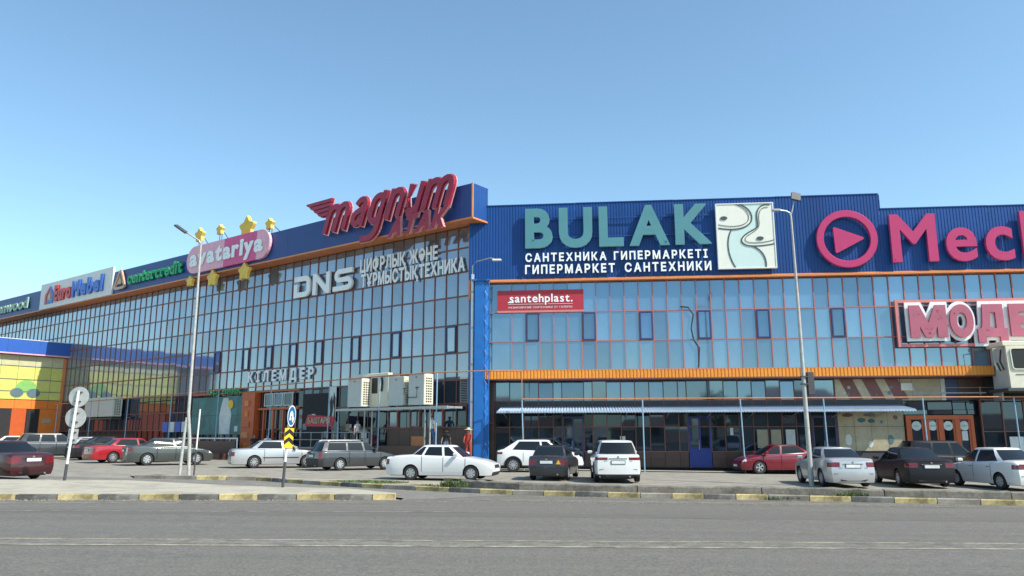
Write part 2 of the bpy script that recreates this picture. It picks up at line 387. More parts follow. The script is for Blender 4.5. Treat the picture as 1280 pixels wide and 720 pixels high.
weeds('weed', 'leafy green weed growing through the kerb beside the right lamp post', 10.0, 23.35, .5, .15, 380, .38)
weeds('weed', 'sparse green weed at the end of the barrier below the white saloon bonnet', -1.9, 25.75, .45, .25, 420, .55)
weeds('grass', 'dry grass patches on the verge in front of the parked cars', -5.4, 29.2, 1.6, .7, 1500, .12, 1)
weeds('grass', 'thin weeds along the foot of the barrier near the right lamp post', 8.3, 23.5, .9, .15, 500, .12, 1)
weeds('grass', 'short grass tuft on the verge beside the grey estate car', -2.9, 27.0, .9, .5, 500, .14, 1)

# loose grit along the foot of the kerbs
mb = MB()
for a, b, n in (((-22,19.9),(-3.9,22.1),900),((-3,22.0),(14.4,22.1),900),((-1,24.3),(14.4,22.2),900),((-14,30.8),(-2,25.2),300)):
    for i in range(n):
        t = random.random(); x = a[0]+(b[0]-a[0])*t; y = a[1]+(b[1]-a[1])*t-abs(random.gauss(0,.22)); z = G(x)+.004; r = random.uniform(.008,.028)
        mb.add([(x-r,y,z),(x+r*.6,y-r,z),(x+r*.5,y+r,z),(x,y,z+r)], [(0,1,3),(1,2,3),(2,0,3)])
stuff(mb.build('grit', 'verge'))
mb = MB()
for (x, y, dx, dy, n) in ((2,18.6,.45,-.12,14),(6,20.2,.5,.02,12),(-12,18.0,.5,.05,10)):
    pts = []
    for i in range(n): pts.append((x, y)); x += dx*random.uniform(.5,1.3); y += dy+random.gauss(0,.16)
    for (a, b), (c, d) in zip(pts[:-1], pts[1:]): w = random.uniform(.003,.008); mb.add([(a,b-w,G(a)+.005),(c,d-w,G(c)+.005),(c,d+w,G(c)+.005),(a,b+w,G(a)+.005)], [(0,1,2,3)])
stuff(mb.build('road_crack', 'black'))

# ================================================================ right wing
RW = thing('shopping_centre_wing', 'right wing of the shopping centre with blue corrugated parapet and sky blue glass front', 'building', wR(0), RZR, 'wings of the shopping centre')
def corr(name, x0, x1, z0, z1, y, m, parent, pitch=.17, dep=.018, horizontal=False):
    mb = MB(); n = int(round((x1-x0)/pitch)); p = (x1-x0)/n; prof = []
    for i in range(n):
        a = x0+i*p; prof += [(a, 0), (a+p*.30, 0), (a+p*.38, -dep), (a+p*.92, -dep)]
    prof.append((x1, 0))
    for a, d in prof: mb.v.append((a, y+d, z0)); mb.v.append((a, y+d, z1))
    for i in range(len(prof)-1): mb.f.append((2*i, 2*i+2, 2*i+3, 2*i+1)); mb.m.append(0)
    return mb.build(name, m, parent)
# masses
MB().box(-.5, 22.8, .35, 30, 10.7, 14.9).box(22.8, 48, .35, 30, 10.7, 14.1).box(.1, 48, .25, 30, 4.9, 10.7).box(.1, 48, 1.3, 30, -1.2, 4.9).build('inner_wall', 'dark_grey', RW)
# parapet in sheets
x = -.55
for xe, zt in ((5.7, 15.16), (11.4, 15.17), (17.1, 15.16), (22.78, 15.17), (28.5, 14.29), (34.2, 14.28), (40, 14.29), (48, 14.29)):
    corr('cladding_sheet', x, xe, 10.72, zt, -.12, 'blue_clad', RW)
    MB().box(x+.004, xe-.004, -.17, .3, zt+.002, zt+.05).build('parapet_cap', 'blue_clad', RW); x = xe+.004
MB().box(22.79, 22.83, -.15, .3, 14.3, 15.15).build('parapet_end', 'blue_clad', RW)
MB().box(.02, 48, -.13, .34, 10.71, 10.716).build('soffit', 'orange_trim', RW)
# ledge
mb = MB(); mb.prism([(0,0),(1,0),(1,1),(0,1)], 0, 1) if False else None
mb.add([(.15,-.42,10.50),(48,-.42,10.50),(48,-.42,10.60),(.15,-.42,10.60),(.15,-.12,10.705),(48,-.12,10.705),(.15,.2,10.50),(48,.2,10.50)], [(0,1,2,3),(3,2,5,4),(0,6,7,1),(0,3,4,6)]); mb.build('ledge', 'orange_trim', RW)
# upper curtain wall
SR0, SRP = 1.958-3*.806, .806
pane_me = {}
def pane(parent, x0, x1, z0, z1, y, m, tilt=.25, name='pane', inset=.0):
    w, h = round(x1-x0, 3), round(z1-z0, 3); key = (w, h, m)
    if key not in pane_me:
        me = bpy.data.meshes.new('pane'); mb = MB().box(-w/2, w/2, 0, .02, -h/2, h/2); me.from_pydata(mb.v, [], mb.f); me.materials.append(M[m]); pane_me[key] = me
    o = link(name, pane_me[key], parent); o.location = ((x0+x1)/2, y, (z0+z1)/2)
    o.rotation_euler = (radians(random.gauss(0, tilt)), 0, radians(random.gauss(0, tilt)))
    return o
rows = [10.5, 8.75, 7.07, 5.42]
xs = [.12]+[SR0+SRP*i for i in range(3, 60) if SR0+SRP*i < 36]
opening = [SR0+SRP*(3+i) for i in (1,5,9,13,17,22)]
for j in range(3):
    for a, b in zip(xs[:-1], xs[1:]):
        op = j == 1 and any(abs(a-q) < .1 for q in opening)
        if op:
            f = MB(); 
            for bx in ((a+.04,a+.11),(b-.11,b-.04)): f.box(bx[0],bx[1],-.11,-.01,rows[2]+.04,rows[1]-.04)
            for bz in ((rows[2]+.04,rows[2]+.11),(rows[1]-.11,rows[1]-.04)): f.box(a+.11,b-.11,-.11,-.01,bz[0],bz[1])
            fr = f.build('window', 'win_frame', RW); pane(fr, a+.11, b-.11, rows[2]+.11, rows[1]-.11, -.03, 'glass_mid', .5)
        else:
            pane(RW, a+.02, b-.02, rows[j+1]+.03, rows[j]-.03, 0, 'glass_R', .22)
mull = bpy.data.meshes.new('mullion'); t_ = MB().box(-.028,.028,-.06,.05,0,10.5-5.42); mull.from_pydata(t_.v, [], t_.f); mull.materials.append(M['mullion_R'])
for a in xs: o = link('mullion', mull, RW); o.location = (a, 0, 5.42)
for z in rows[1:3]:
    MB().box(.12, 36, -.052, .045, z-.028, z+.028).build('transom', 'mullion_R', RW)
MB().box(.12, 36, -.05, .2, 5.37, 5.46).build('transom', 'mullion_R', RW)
MB().tube([(11.55,-.1,8.95),(12.0,-.1,8.9),(12.25,-.1,8.5),(12.1,-.1,7.7),(12.2,-.1,7.1),(12.5,-.1,6.6),(12.42,-.1,5.5)], .03, 6).build('cable', 'black', RW)
# orange ribbed band
x = .35
while x < 27.7:
    xe = min(x+3.05, 27.7); corr('band_sheet', x, xe, 4.93, 5.38, -.50, 'orange_band', RW, pitch=.19, dep=.03); x = xe
MB().box(.35,27.7,-.53,.2,5.375,5.40).build('band_cap', 'orange_trim', RW)
MB().box(.35,27.7,-.54,1.3,4.87,4.928).build('band_soffit', 'mullion', RW)
MB().box(27.7,36,-.10,.2,4.9,5.37).build('band_end', 'dark_grey', RW)
# lower storey, set back .9 m
YB = .9
low = []
def lows(a, b, st):
    n = max(1, round((b-a)/st)); return [(a+(b-a)*i/n, a+(b-a)*(i+1)/n) for i in range(n)]
wide = [(4.75, 6.0), (11.78, 13.06), (18.5, 19.86)]
cells = lows(.9, 4.25, .8)+[(4.25,4.75)]+[wide[0]]+[(6.0,6.49)]+lows(6.49,11.3,.77)+[(11.3,11.78)]+[wide[1]]+lows(13.06,17.7,.8)+[(17.7,18.5)]+[wide[2]]
lowx = sorted(set([round(c[0], 3) for c in cells]+[19.86]))
for a, b in cells:
    pane(RW, a+.02, b-.02, 3.75, 4.84, YB, 'glass_mid', .3)
    dr = (a, b) in wide
    if not dr:
        pane(RW, a+.02, b-.02, 2.29, 3.05, YB, 'glass_low', .6); pane(RW, a+.02, b-.02, .93, 2.24, YB, 'glass_low', .6)
        for r0, r1 in ((.04,.46),(.47,.89)):
            pane(RW, a+.008, b-.008, r0, r1, YB-.05, 'granite', .05, 'tile')
    else:
        pane(RW, a+.02, b-.02, 2.85, 3.05, YB, 'glass_low', .6)
for a in lowx: MB().box(a-.025,a+.025,YB-.05,YB+.05,.9,4.86).build('mullion', 'mullion', RW)
for z, t in ((3.72,.03),(2.265,.025),(3.07,.03),(.905,.03)):
    MB().box(.9,19.86,YB-.065,YB+.04,z-t,z+t).build('transom', 'mullion', RW)
MB().box(.1,19.86,YB-.03,YB+.06,3.1,3.69).build('spandrel', 'dark_grey', RW)
for a, b in ((.1,.9),):
    for r in range(6): pane(RW, a+.01, b-.01, -.1+r*.42, .3+r*.42, YB-.5, 'granite', .05, 'tile')
    MB().box(.1,.9,YB-.44,YB+.4,-1,4.85).build('pier', 'granite', RW)
for z in (2.45,): MB().box(-.2,.95,YB-.56,YB-.4,z,z+.1).build('pier_cap', 'mullion', RW)
# doors
def glassdoor(x0, x1, kind):
    f = MB()
    for a, b in ((x0+.03,x0+.12),(x1-.12,x1-.03),((x0+x1)/2-.05,(x0+x1)/2+.05)): f.box(a,b,YB-.09,YB-.01,.02,2.84)
    f.box(x0+.12,x1-.12,YB-.088,YB-.012,2.74,2.84)
    d = f.build('door', 'win_frame' if kind else 'door_blue', RW)
    for a, b in ((x0+.12,(x0+x1)/2-.05),((x0+x1)/2+.05,x1-.12)):
        if kind: pane(d, a, b, .1, 2.72, YB-.05, 'glass_low', .5)
        else:
            pane(d, a, b, 1.1, 2.72, YB-.05, 'glass_low', .5); MB().box(a,b,YB-.07,YB-.02,.04,1.09).build('door_panel', 'door_blue', d)
    MB().box((x0+x1)/2-.08,(x0+x1)/2-.06,YB-.15,YB-.09,1.0,1.5).build('handle', 'steel', d)
glassdoor(*wide[0], 1); glassdoor(*wide[1], 0); glassdoor(*wide[2], 1)
# poster wall and entrance of the right part
def flat(parent, name, x0, x1, z0, z1, y, m, t=.02): return MB().box(x0,x1,y-t,y,z0,z1).build(name, m, parent)
MB().box(19.86,23.4,YB-.03,YB+.3,-1,4.86).build('poster_wall', 'dark_grey', RW)
pw = thing('poster', 'wide food poster with slanting dark red and cream stripes above the awning', 'poster', wR(19.9,-.84), RZR)
flat(pw, 'backing', 0, 3.45, 3.72, 4.84, 0, 'print_beige')
for k in range(3):
    a = .25+k*1.2; MB().prism([(a+.5,3.73),(a+1.2,3.73),(a+.70,4.83),(a,4.83)], -.032, -.021).build('stripe', 'print_red', pw)
for k in range(9):
    a, z = random.uniform(.3,3.2), random.uniform(3.85,4.4); r = random.uniform(.05,.11)
    MB().prism([(a+r*cos(2*pi*i/8), z+r*sin(2*pi*i/8)) for i in range(8)], -.044, -.033).build('printed_spot', random.choice(['print_beige','lens_print','print_white']), pw)
pw = thing('poster', 'tall beige poster wall with dark and teal pictures under the awning', 'poster', wR(19.9,-.84), RZR)
for i in range(4):
    flat(pw, 'panel', i*.87+.008, (i+1)*.87-.008, .95, 2.25, 0, 'print_beige'); flat(pw, 'panel', i*.87+.008, (i+1)*.87-.008, 2.27, 3.05, 0, 'print_beige')
for (a, b, z0, z1, m) in ((1.0,1.5,2.45,2.75,'teal_poster'),(1.55,2.0,2.42,2.7,'teal_poster'),(1.3,2.1,2.78,2.98,'lens_print'),(2.55,2.9,1.25,1.85,'lens_print'),(.2,.9,2.75,3.0,'print_red'),(.3,.7,1.2,1.9,'print_white'),(2.2,2.4,2.4,2.6,'lens_print'),(2.9,3.2,2.6,2.9,'print_red'),(1.5,1.8,1.1,1.5,'print_white')):
    n = 7; cx, cz, rx, rz = (a+b)/2, (z0+z1)/2, (b-a)/2, (z1-z0)/2
    MB().prism([(cx+rx*cos(2*pi*i/n+.3)*random.uniform(.8,1), cz+rz*sin(2*pi*i/n+.3)*random.uniform(.8,1)) for i in range(n)], -.034, -.022).build('printed_shape', m, pw)
# papers on the glass
for s_, z_, w_, h_ in ((15.55,1.6,.62,1.0),(16.3,1.6,.55,1.0),(17.1,1.6,.5,1.0),(8.0,1.55,.3,.4),(14.1,2.0,.16,.4)):
    o = MB().box(0,w_,-.014,-.004,-h_/2,h_/2).build('paper_notice', 'print_beige' if w_ > .5 else 'print_white', RW); o.location = (s_, YB-.01, z_)
# entrance: z 3.05 transom, orange doors
for a, b in lows(23.4, 27.3, 1.3):
    pane(RW, a+.03, b-.03, 3.15, 3.62, YB, 'glass_low', .4); pane(RW, a+.03, b-.03, 2.9, 3.13, YB, 'glass_low', .4)
for a, b, m in ((23.4,24.0,'print_beige'),(24.0,25.5,'print_beige'),(25.5,25.75,'print_white'),(25.75,26.4,'win_frame'),(26.4,27.7,'granite'),(27.7,29,'dark')):
    flat(RW, 'upper_panel', a+.01, b-.01, 3.66, 4.84, YB, m)
MB().box(23.4,24,YB-.1,YB-.02,4.2,4.6).build('wall_lamp', 'white', RW)
MB().tube([(23.6,.2,4.02),(27.5,.2,4.02)], .035).tube([(23.6,.2,4.3),(29,.2,4.3)], .012).build('balcony_rail', 'steel', RW)
for a in (23.8,25.4,27.2): MB().box(a,a+.03,.19,.22,3.9,4.35).build('rail_post', 'steel', RW)
fr = MB()
for z0, z1 in ((2.62,2.85),): fr.box(23.45,26.95,YB-.2,YB-.02,z0,z1)
for a in (23.45,24.37,25.12,25.97,26.77): fr.box(a,a+.18,YB-.198,YB-.03,.0,2.62)
dd = fr.build('door', 'orange_door', RW)
for a, b in ((23.63,24.37),(24.55,25.12),(25.3,25.97),(26.15,26.77)):
    f = MB().box(a+.005,a+.1,YB-.16,YB-.06,.05,2.6).box(b-.1,b-.005,YB-.16,YB-.06,.05,2.6).box(a+.1,b-.1,YB-.158,YB-.062,.05,.35).build('door_leaf', 'orange_door', RW)
    pane(f, a+.1, b-.1, .36, 2.6, YB-.1, 'glass_low', .4)
    c = (a+b)/2; MB().prism([(c+.25*cos(2*pi*i/20), 2.28+.25*sin(2*pi*i/20)) for i in range(20)], YB-.135, YB-.115).build('round_sticker', 'print_white', f)
    c2 = [(c+.16*cos(2*pi*i/14), 2.28+.05*sin(2*pi*i/14)) for i in range(14)]; MB().prism(c2, YB-.141, YB-.136).build('sticker_print', 'pale_green', f)
flat(RW, 'paper_notice', 26.3, 26.6, 1.5, 2.0, YB-.11, 'print_white')
MB().box(23.4,27.4,YB-.03,YB+.2,-.9,.0).build('threshold', 'concrete', RW)
# glazing right of the doors
for a, b in lows(27.3, 36, 1.05):
    for z0, z1 in ((0.0,1.95),(2.0,3.62)): pane(RW, a+.03, b-.03, z0, z1, YB-.3, 'glass_low', .6)
    MB().box(a-.03,a+.03,YB-.36,YB-.2,-.1,3.66).build('mullion', 'mullion', RW)
MB().box(27.3,36,YB-.35,YB-.22,1.945,1.995).build('transom', 'mullion', RW)
MB().box(27.3,36,YB-.35,YB+.3,3.63,3.72).build('transom', 'mullion', RW)
flat(RW, 'notice', 28.6, 29.3, .6, 1.7, YB-.33, 'print_white')
# awning of corrugated sheet on brackets
aw = thing('awning', 'long pale blue corrugated awning over the shop windows of the right wing', 'awning', wR(0), RZR)
x = 1.25; AWE = 23.4
while x < AWE-.2:
    xe = min(x+1.1, AWE); mb = MB(); n = int((xe-x)/.155); p = (xe-x)/n
    for i in range(2*n+1):
        d = .03 if i % 2 else -.03; a = x+i*p/2
        yy = -1.32 if xe < AWE-.1 else -1.32+2.2*max(0, (a-x)/(xe-x))*.9
        mb.v += [(a, min(yy, .75), 3.12+d+(.3*(min(yy,.75)+1.32)/2.1)), (a, .86, 3.42+d), (a, min(yy,.75), 3.02+d+(.3*(min(yy,.75)+1.32)/2.1))]
    for i in range(2*n):
        mb.f += [(3*i, 3*i+3, 3*i+4, 3*i+1), (3*i+2, 3*i+5, 3*i+3, 3*i)]; mb.m += [0, 0]
    mb.build('roof_sheet', 'awning', aw); x = xe
MB().box(1.25,22.2,-1.27,-1.23,3.0,3.05).build('front_rail', 'post', aw)
for k in range(10):
    a = 1.6+k*2.25; MB().tube([(a,.85,2.75),(a,-1.2,3.02)], .02, 6).tube([(a,.85,3.3),(a,-1.2,3.04)], .015, 6).build('bracket', 'steel', aw)

# ================================================================ left wing
LW = thing('shopping_centre_wing', 'left wing of the shopping centre receding with grey blue glass grid and navy parapet', 'building', wL(0), RZL, 'wings of the shopping centre')
LX = 72.
MB().box(-LX, -.6, .25, 26, 2.2, 14.3).box(-LX, -.4, .3, 26, 14.3, 15.0).box(-LX, -.7, .5, 26, -1.2, 2.2).build('inner_wall', 'dark_grey', LW)
lrows = [14.12, 12.83, 11.36, 9.90, 8.21, 6.55, 4.98, 3.62, 2.24]
SL = lambda i: .65+.92*i
ncol = 77
far = MB(); far.mi = 0
openL = [1,6,10,14,17,20,23,27]
for i in range(ncol):
    a, b = -SL(i+1), -SL(i)
    for j in range(8):
        if j == 4 and i in openL:
            f = MB()
            for q0, q1 in ((a+.05,a+.12),(b-.12,b-.05)): f.box(q0,q1,-.12,-.01,lrows[5]+.04,lrows[4]-.04)
            for q0, q1 in ((lrows[5]+.04,lrows[5]+.12),(lrows[4]-.12,lrows[4]-.04)): f.box(a+.12,b-.12,-.12,-.01,q0,q1)
            fr = f.build('window', 'win_frame', LW); pane(fr, a+.12, b-.12, lrows[5]+.12, lrows[4]-.12, -.03, 'glass_L', .7); continue
        if j == 7 and i < 7: m = 'glass_low'
        elif j >= 6: m = 'glass_low'
        else: m = 'glass_L'
        if i < 36: pane(LW, a+.02, b-.02, lrows[j+1]+.03, lrows[j]-.03, 0, m, .22)
        else:
            T = Matrix.Translation(((a+b)/2, 0, (lrows[j]+lrows[j+1])/2)) @ Matrix.Rotation(radians(random.gauss(0,.2)), 4, 'X') @ Matrix.Rotation(radians(random.gauss(0,.2)), 4, 'Z')
            h = lrows[j]-lrows[j+1]-.06; far.mi = 1 if j >= 6 else 0; far.box(-.44,.44,0,.02,-h/2,h/2,T)
stuff(far.build('pane', ['glass_L','glass_low'], LW))
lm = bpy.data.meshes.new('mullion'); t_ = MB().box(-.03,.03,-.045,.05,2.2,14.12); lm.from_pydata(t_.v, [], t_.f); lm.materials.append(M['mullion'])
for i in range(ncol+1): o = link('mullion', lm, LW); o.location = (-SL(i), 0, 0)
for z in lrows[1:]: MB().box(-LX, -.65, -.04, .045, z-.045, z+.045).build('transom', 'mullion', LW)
MB().box(-.66,-.5,-.12,.1,9.6,14.15).build('corner_trim', 'orange_trim', LW)
MB().box(-.64,-.3,-.06,.3,-1,9.6).build('corner_strip', 'blue_col', LW)
# parapet: flat panels 1.2 m in front of the glass
MB().box(-.5+.006, .47, -1.2, -1.12, 14.24, 16.25).build('fascia_panel', 'blue_panel', LW)
x = .5
for k in range(18):
    xe = x+4.0; MB().box(-xe+.006, -x-.006, -1.2, -1.12, 14.24, 16.25).build('fascia_panel', 'blue_panel', LW); x = xe
MB().box(-LX-.5,.47,-1.23,-1.12,14.13,14.235).build('fascia_trim', 'orange_trim', LW)
MB().box(-LX-.5,.47,-1.118,.2,14.15,14.2).build('soffit', 'orange_trim', LW)
MB().box(-LX-.5,.47,-1.14,.3,16.252,16.29).build('parapet_cap', 'blue_panel', LW)
MB().box(-LX-.5,.45,-1.1,.25,14.21,16.24).build('fascia_core', 'dark_grey', LW)
T = Matrix.Translation((-.5,-1.2,0)) @ Matrix.Rotation(pi/2, 4, 'Z')
mb = MB(); n = 6
for i in range(n):
    for a, d in ((0,0),(.07,0),(.09,.02),(.21,.02)):
        for z in (14.24, 16.25): mb.v.append((.47+d+.001, -1.15+i*.235+a, z))
for z in (14.24,16.25): mb.v.append((.47, .26, z))
for i in range(len(mb.v)//2-1): mb.f.append((2*i,2*i+2,2*i+3,2*i+1)); mb.m.append(0)
mb.build('end_sheet', 'blue_clad', LW)
MB().box(.44,.53,-1.24,-1.155,14.2,16.28).build('corner_trim', 'orange_trim', LW)
MB().box(.47,.53,-1.2,.26,14.12,14.22).build('corner_trim', 'orange_trim', LW)
# base: brown granite terrace wall near the corner
for i in range(7):
    for r in range(4):
        zz = -.1+r*.575; pane(LW, -6.9+i*.9, -6.9+(i+1)*.9-.014, zz, zz+.56, -.16, 'granite', .04, 'tile')
MB().box(-6.95,-.3,-.14,.5,-1,2.2).build('terrace_wall', 'dark_grey', LW)
MB().box(-7,-.2,-.24,.5,2.2,2.28).build('terrace_coping', 'mullion', LW)
flat(LW, 'hatch', -4.95, -3.95, 1.05, 1.75, -.17, 'orange_trim')
MB().box(-.62,.2,-.5,.3,-1,2.2).build('pier', 'granite', LW)
# windows below the air conditioners
for i in range(7):
    a, b = -SL(i+1), -SL(i)
    if i % 2 == 0:
        f = MB()
        for q0, q1 in ((a+.05,a+.1),(b-.1,b-.05)): f.box(q0,q1,-.14,-.03,2.32,3.55)
        for q in (2.32,3.5): f.box(a+.1,b-.1,-.14,-.03,q,q+.05)
        fr = f.build('window', 'mullion_R' if i else 'mullion', LW); pane(fr, a+.1, b-.1, 2.37, 3.5, -.06, 'glass_mid' if i else 'glass_low', .6)
# ground floor shops further along (s, z ranges)
def lflat(name, s0, s1, z0, z1, off, m, t=.03, par=None): return MB().box(-s1,-s0,-off-t,-off,z0,z1).build(name, m, par or LW)
for i in range(7, 40):
    a, b = SL(i), SL(i+1)
    m = 'glass_low'
    for z0, z1 in ((.35,1.25),(1.3,2.2)):
        pane(LW, -b+.02, -a-.02, z0, z1, .05, m, .8)
    lflat('mullion', a-.03, a+.03, .3, 2.22, 0, 'mullion', .06)
MB().box(-LX,-7,-.02,.5,-1,.33).build('plinth', 'granite', LW)
# teal poster glazing with pale figure, s 21.8 to 28.6
for i in range(8):
    a = 21.9+i*.86
    lflat('poster_panel', a+.01, a+.85, 1.9, 3.3, .1, 'teal_poster'); lflat('poster_panel', a+.01, a+.85, 3.32, 4.7, .1, 'teal_poster')
MB().prism([(-24.9,1.92),(-23.6,1.92),(-23.5,3.4),(-23.8,4.2),(-24.0,4.6),(-24.6,4.6),(-24.8,4.1),(-25.0,3.3)], -.16, -.135).build('printed_figure', 'print_white', LW)
MB().prism([(-23.6+.35*cos(k*pi/4), 4.1+.35*sin(k*pi/4)) for k in range(8)], -.18, -.165).build('printed_spot', 'sign_yellow', LW)
lflat('printed_spot', 22.6, 23.0, 2.1, 2.5, .135, 'print_white', .02)
# orange portal
MB().box(-21.7,-20.2,-.5,.0,.3,4.86).build('portal_pillar', 'orange_door', LW)
for k in range(5): MB().box(-21.6+random.uniform(0,.5), -20.9+random.uniform(0,.5), -.55-.01*k, -.505, .9+k*.75, 1.3+k*.75).build('portal_block', ['orange','orange_trim','orange_door'][k % 3], LW)
lflat('portal_lintel', 15.6, 20.1, 3.6, 3.75, .1, 'orange_door', .2); lflat('portal_lintel', 15.6, 28.6, 4.86, 4.98, .1, 'orange_door', .15)
for k in range(4): lflat('portal_post', 16.1+k*1.1, 16.22+k*1.1, .3, 3.58, .1, 'orange_door', .15)
for k in range(3):
    a = 16.2+k*1.1
    f = MB().box(-a-1.0,-a-.94,-.28,-.2,3.85,4.75).box(-a-.1,-a-.04,-.28,-.2,3.85,4.75).box(-a-.94,-a-.1,-.28,-.2,3.85,3.9).box(-a-.94,-a-.1,-.28,-.2,4.7,4.75).build('window', 'print_white', LW)
    pane(f, -a-.94, -a-.1, 3.9, 4.7, -.24, 'glass_low', .5)
lflat('shop_opening', 12.6, 15.3, .4, 4.6, .08, 'dark', .02)
lflat('printed_banner', 11.9, 12.6, 2.7, 5.0, .1, 'print_white', .03)
MB().prism([(-12.5,2.8),(-12.3,2.8),(-12.15,3.6),(-12.3,4.4),(-12.5,4.0),(-12.42,3.4)], -.15, -.135).prism([(-12.1,2.8),(-11.95,3.0),(-11.95,4.2),(-12.1,4.6),(-12.2,4.0),(-12.0,3.5)], -.15, -.135).build('printed_shape', 'black', LW)
for k in range(14):
    a = 7.4+random.uniform(0, 8); z = random.uniform(1.3, 3.3)
    lflat('shelf_goods', a, a+random.uniform(.25,.5), z, z+random.uniform(.2,.45), .09+.001*k, random.choice(['print_white','print_beige','lens_print','print_red','print_white']), .02)
for k in range(4): MB().box(-30.0-k*.95,-29.2-k*.95,-.2,-.12,2.1,2.9).build('window_poster', ['print_white','blue_letter','print_white','blue_letter'][k], LW)

# shop terrace (deck) with steps
dk = thing('shop_terrace', 'raised terrace with railing in front of the left wing shops', 'terrace', wL(0), RZL)
MB().box(-15.6,-7.0,-1.7,-.05,-1,1.0).build('deck', 'granite', dk)
MB().box(-15.65,-6.95,-1.76,-.05,1.0,1.06).build('deck_edge', 'concrete', dk)
for k in range(5): MB().box(-18.6+.0,-15.66,-.9-.32*(k),-.05,-1,1.0-.19*k-.001*k).build('step', 'granite', dk)
MB().box(-6.94,-1.9,-1.2,-.25,-1,1.2).build('deck', 'granite', dk); MB().box(-1.88,.7,-1.7,-.72,-1,.62).build('step', 'granite', dk)
for z in (1.55,2.0): MB().tube([(-15.6,-1.66,z),(-7.0,-1.66,z)], .025, 6).build('handrail', 'steel', dk)
for k in range(9): MB().box(-15.6+k*1.07,-15.57+k*1.07,-1.67,-1.64,1.05,2.0).build('rail_post', 'steel', dk)
# low wall with a white rail
lw = thing('low_wall', 'dark low wall with a white top rail beside the pink bin', 'wall', wL(0), RZL)
MB().box(-26.8,-19.6,-2.3,-2.1,-1,1.45).build('wall_body', 'granite', lw)
MB().tube([(-26.9,-2.2,1.62),(-19.5,-2.2,1.62)], .05, 8).build('top_rail', 'white', lw)
MB().tube([(-19.5,-2.2,1.62),(-19.5,-2.2,.2)], .05, 8).build('top_rail', 'white', lw)
for k in range(4): MB().box(-26+k*1.9,-25.96+k*1.9,-2.24,-2.2,1.45,1.6).build('rail_post', 'white', lw)
pl = thing('planter', 'low brown brick planter in front of the white rail wall', 'planter', wL(21.9,3.2,.2), RZL)
mb = MB(); mb.box(-1.9,1.9,0,.12,-.3,.42).box(-1.9,1.9,.9,1.02,-.3,.42).box(-1.9,-1.78,.12,.9,-.3,.419).box(1.78,1.9,.12,.9,-.3,.419); mb.build('planter_wall', 'granite', pl)
MB().box(-1.78,1.78,.12,.9,.2,.33).build('soil', 'verge', pl)
bn = thing('litter_bin', 'faded pink litter bin standing by the dark low wall', 'bin', wL(26.0,2.9,.22), RZL)
MB().tube([(0,0,0),(0,0,.75)], [.19,.23], 12).build('bin_body', 'sign_pink', bn); MB().tube([(0,0,.75),(0,0,.8),(0,0,.84)], [.245,.245,.15], 12).build('lid', 'sign_red', bn)

# ================================================================ corner column with downpipe and lamp arm
cc = thing('corner_column', 'tall blue box column with cross bracing at the corner between the two wings', 'column', wR(0,0,0), RZR)
MB().box(-.12,.42,-.62,-.1,-1,10.55).build('shaft', 'blue_col', cc)
MB().add([(.42,-.60,-1),(.66,-.3,-1),(.66,-.3,10.5),(.42,-.60,10.5)], [(0,1,2,3)]).build('side_plate', 'blue_col', cc)
MB().box(-.3,.75,-.70,-.08,10.56,10.66).build('head_plate', 'blue_col', cc)
for k in range(12):
    z = .2+k*.85
    MB().tube([(.70,-.64,z),(.46,-.64,z+.42),(.70,-.64,z+.84)], .022, 6).build('brace', 'blue_col', cc)
MB().tube([(.72,-.66,-.5),(.72,-.66,10.5)], .03, 6).build('chord', 'blue_col', cc)
dp = thing('downpipe', 'white rainwater downpipe beside the blue corner column', 'pipe', wR(-.28,.4,0), RZR)
MB().tube([(0,0,0),(0,0,11.0)], .085, 10).build('pipe', 'white', dp)
for k in range(5): MB().tube([(0,0,1.5+k*2.1),(0,0,1.62+k*2.1)], .105, 10).build('pipe_clip', 'steel', dp)
la = thing('wall_lamp', 'small white lamp on a curved arm at the top of the corner column', 'lamp', wR(-.28,.45,11.0), RZR)
MB().tube([(0,0,-.3),(0,0,.5),(.25,-.12,.72),(1.1,-.5,.82),(1.35,-.6,.74)], .035, 8).build('arm', 'steel', la)
MB().bevbox(1.25,1.75,-.72,-.52,.62,.72,.02).build('lamp_head', 'white', la)

# ================================================================ entrance block (yellow)
YB_ = thing('entrance_block', 'yellow and orange panelled entrance block with blue top at the far left', 'building', YO, RZY)
MB().box(-16,0,.1,14,-1,10.4).build('inner_wall', 'dark_grey', YB_)
for k in range(6): MB().box(-.02-2.7*(k+1)+.006,-.02-2.7*k-.006,-.5,.1,9.36,10.6).build('fascia_panel', 'bright_blue', YB_)
MB().box(-16.2,0,-.53,.1,9.24,9.355).build('fascia_trim', 'pill_pink', YB_)
MB().box(-16.2,0,-.52,.3,10.603,10.66).build('parapet_cap', 'panel_white', YB_)
vx = [0,-.17,-1.27,-2.7,-4.15,-5.6,-7.05,-8.5,-9.95,-11.4]; vz = [9.2,8.2,6.98,5.88,5.12]
for a, b in zip(vx[1:], vx[:-1]):
    for j in range(4): pane(YB_, a+.012, b-.012, vz[j+1]+.02, vz[j]-.02, 0, 'pale_panel' if j == 0 else 'yellow_panel', .1, 'panel')
    pane(YB_, a+.012, b-.012, 4.3, 5.08, 0, 'orange', .1, 'panel')
for z in vz[1:4]: MB().box(-11.4,0,-.03,.03,z-.022,z+.022).build('joint_rail', 'win_frame', YB_)
MB().prism([(-3.3+.95*cos(pi*i/12*1.16-.25), 6.0+.95*sin(pi*i/12*1.16-.25)) for i in range(13)], -.022, -.008).build('printed_dome', 'green_print', YB_)
for c in (-4.05,-2.65): MB().prism([(c+.56*cos(2*pi*i/16), 5.75+.42*sin(2*pi*i/16)) for i in range(16)], -.036, -.024).build('printed_lens', 'lens_print', YB_)
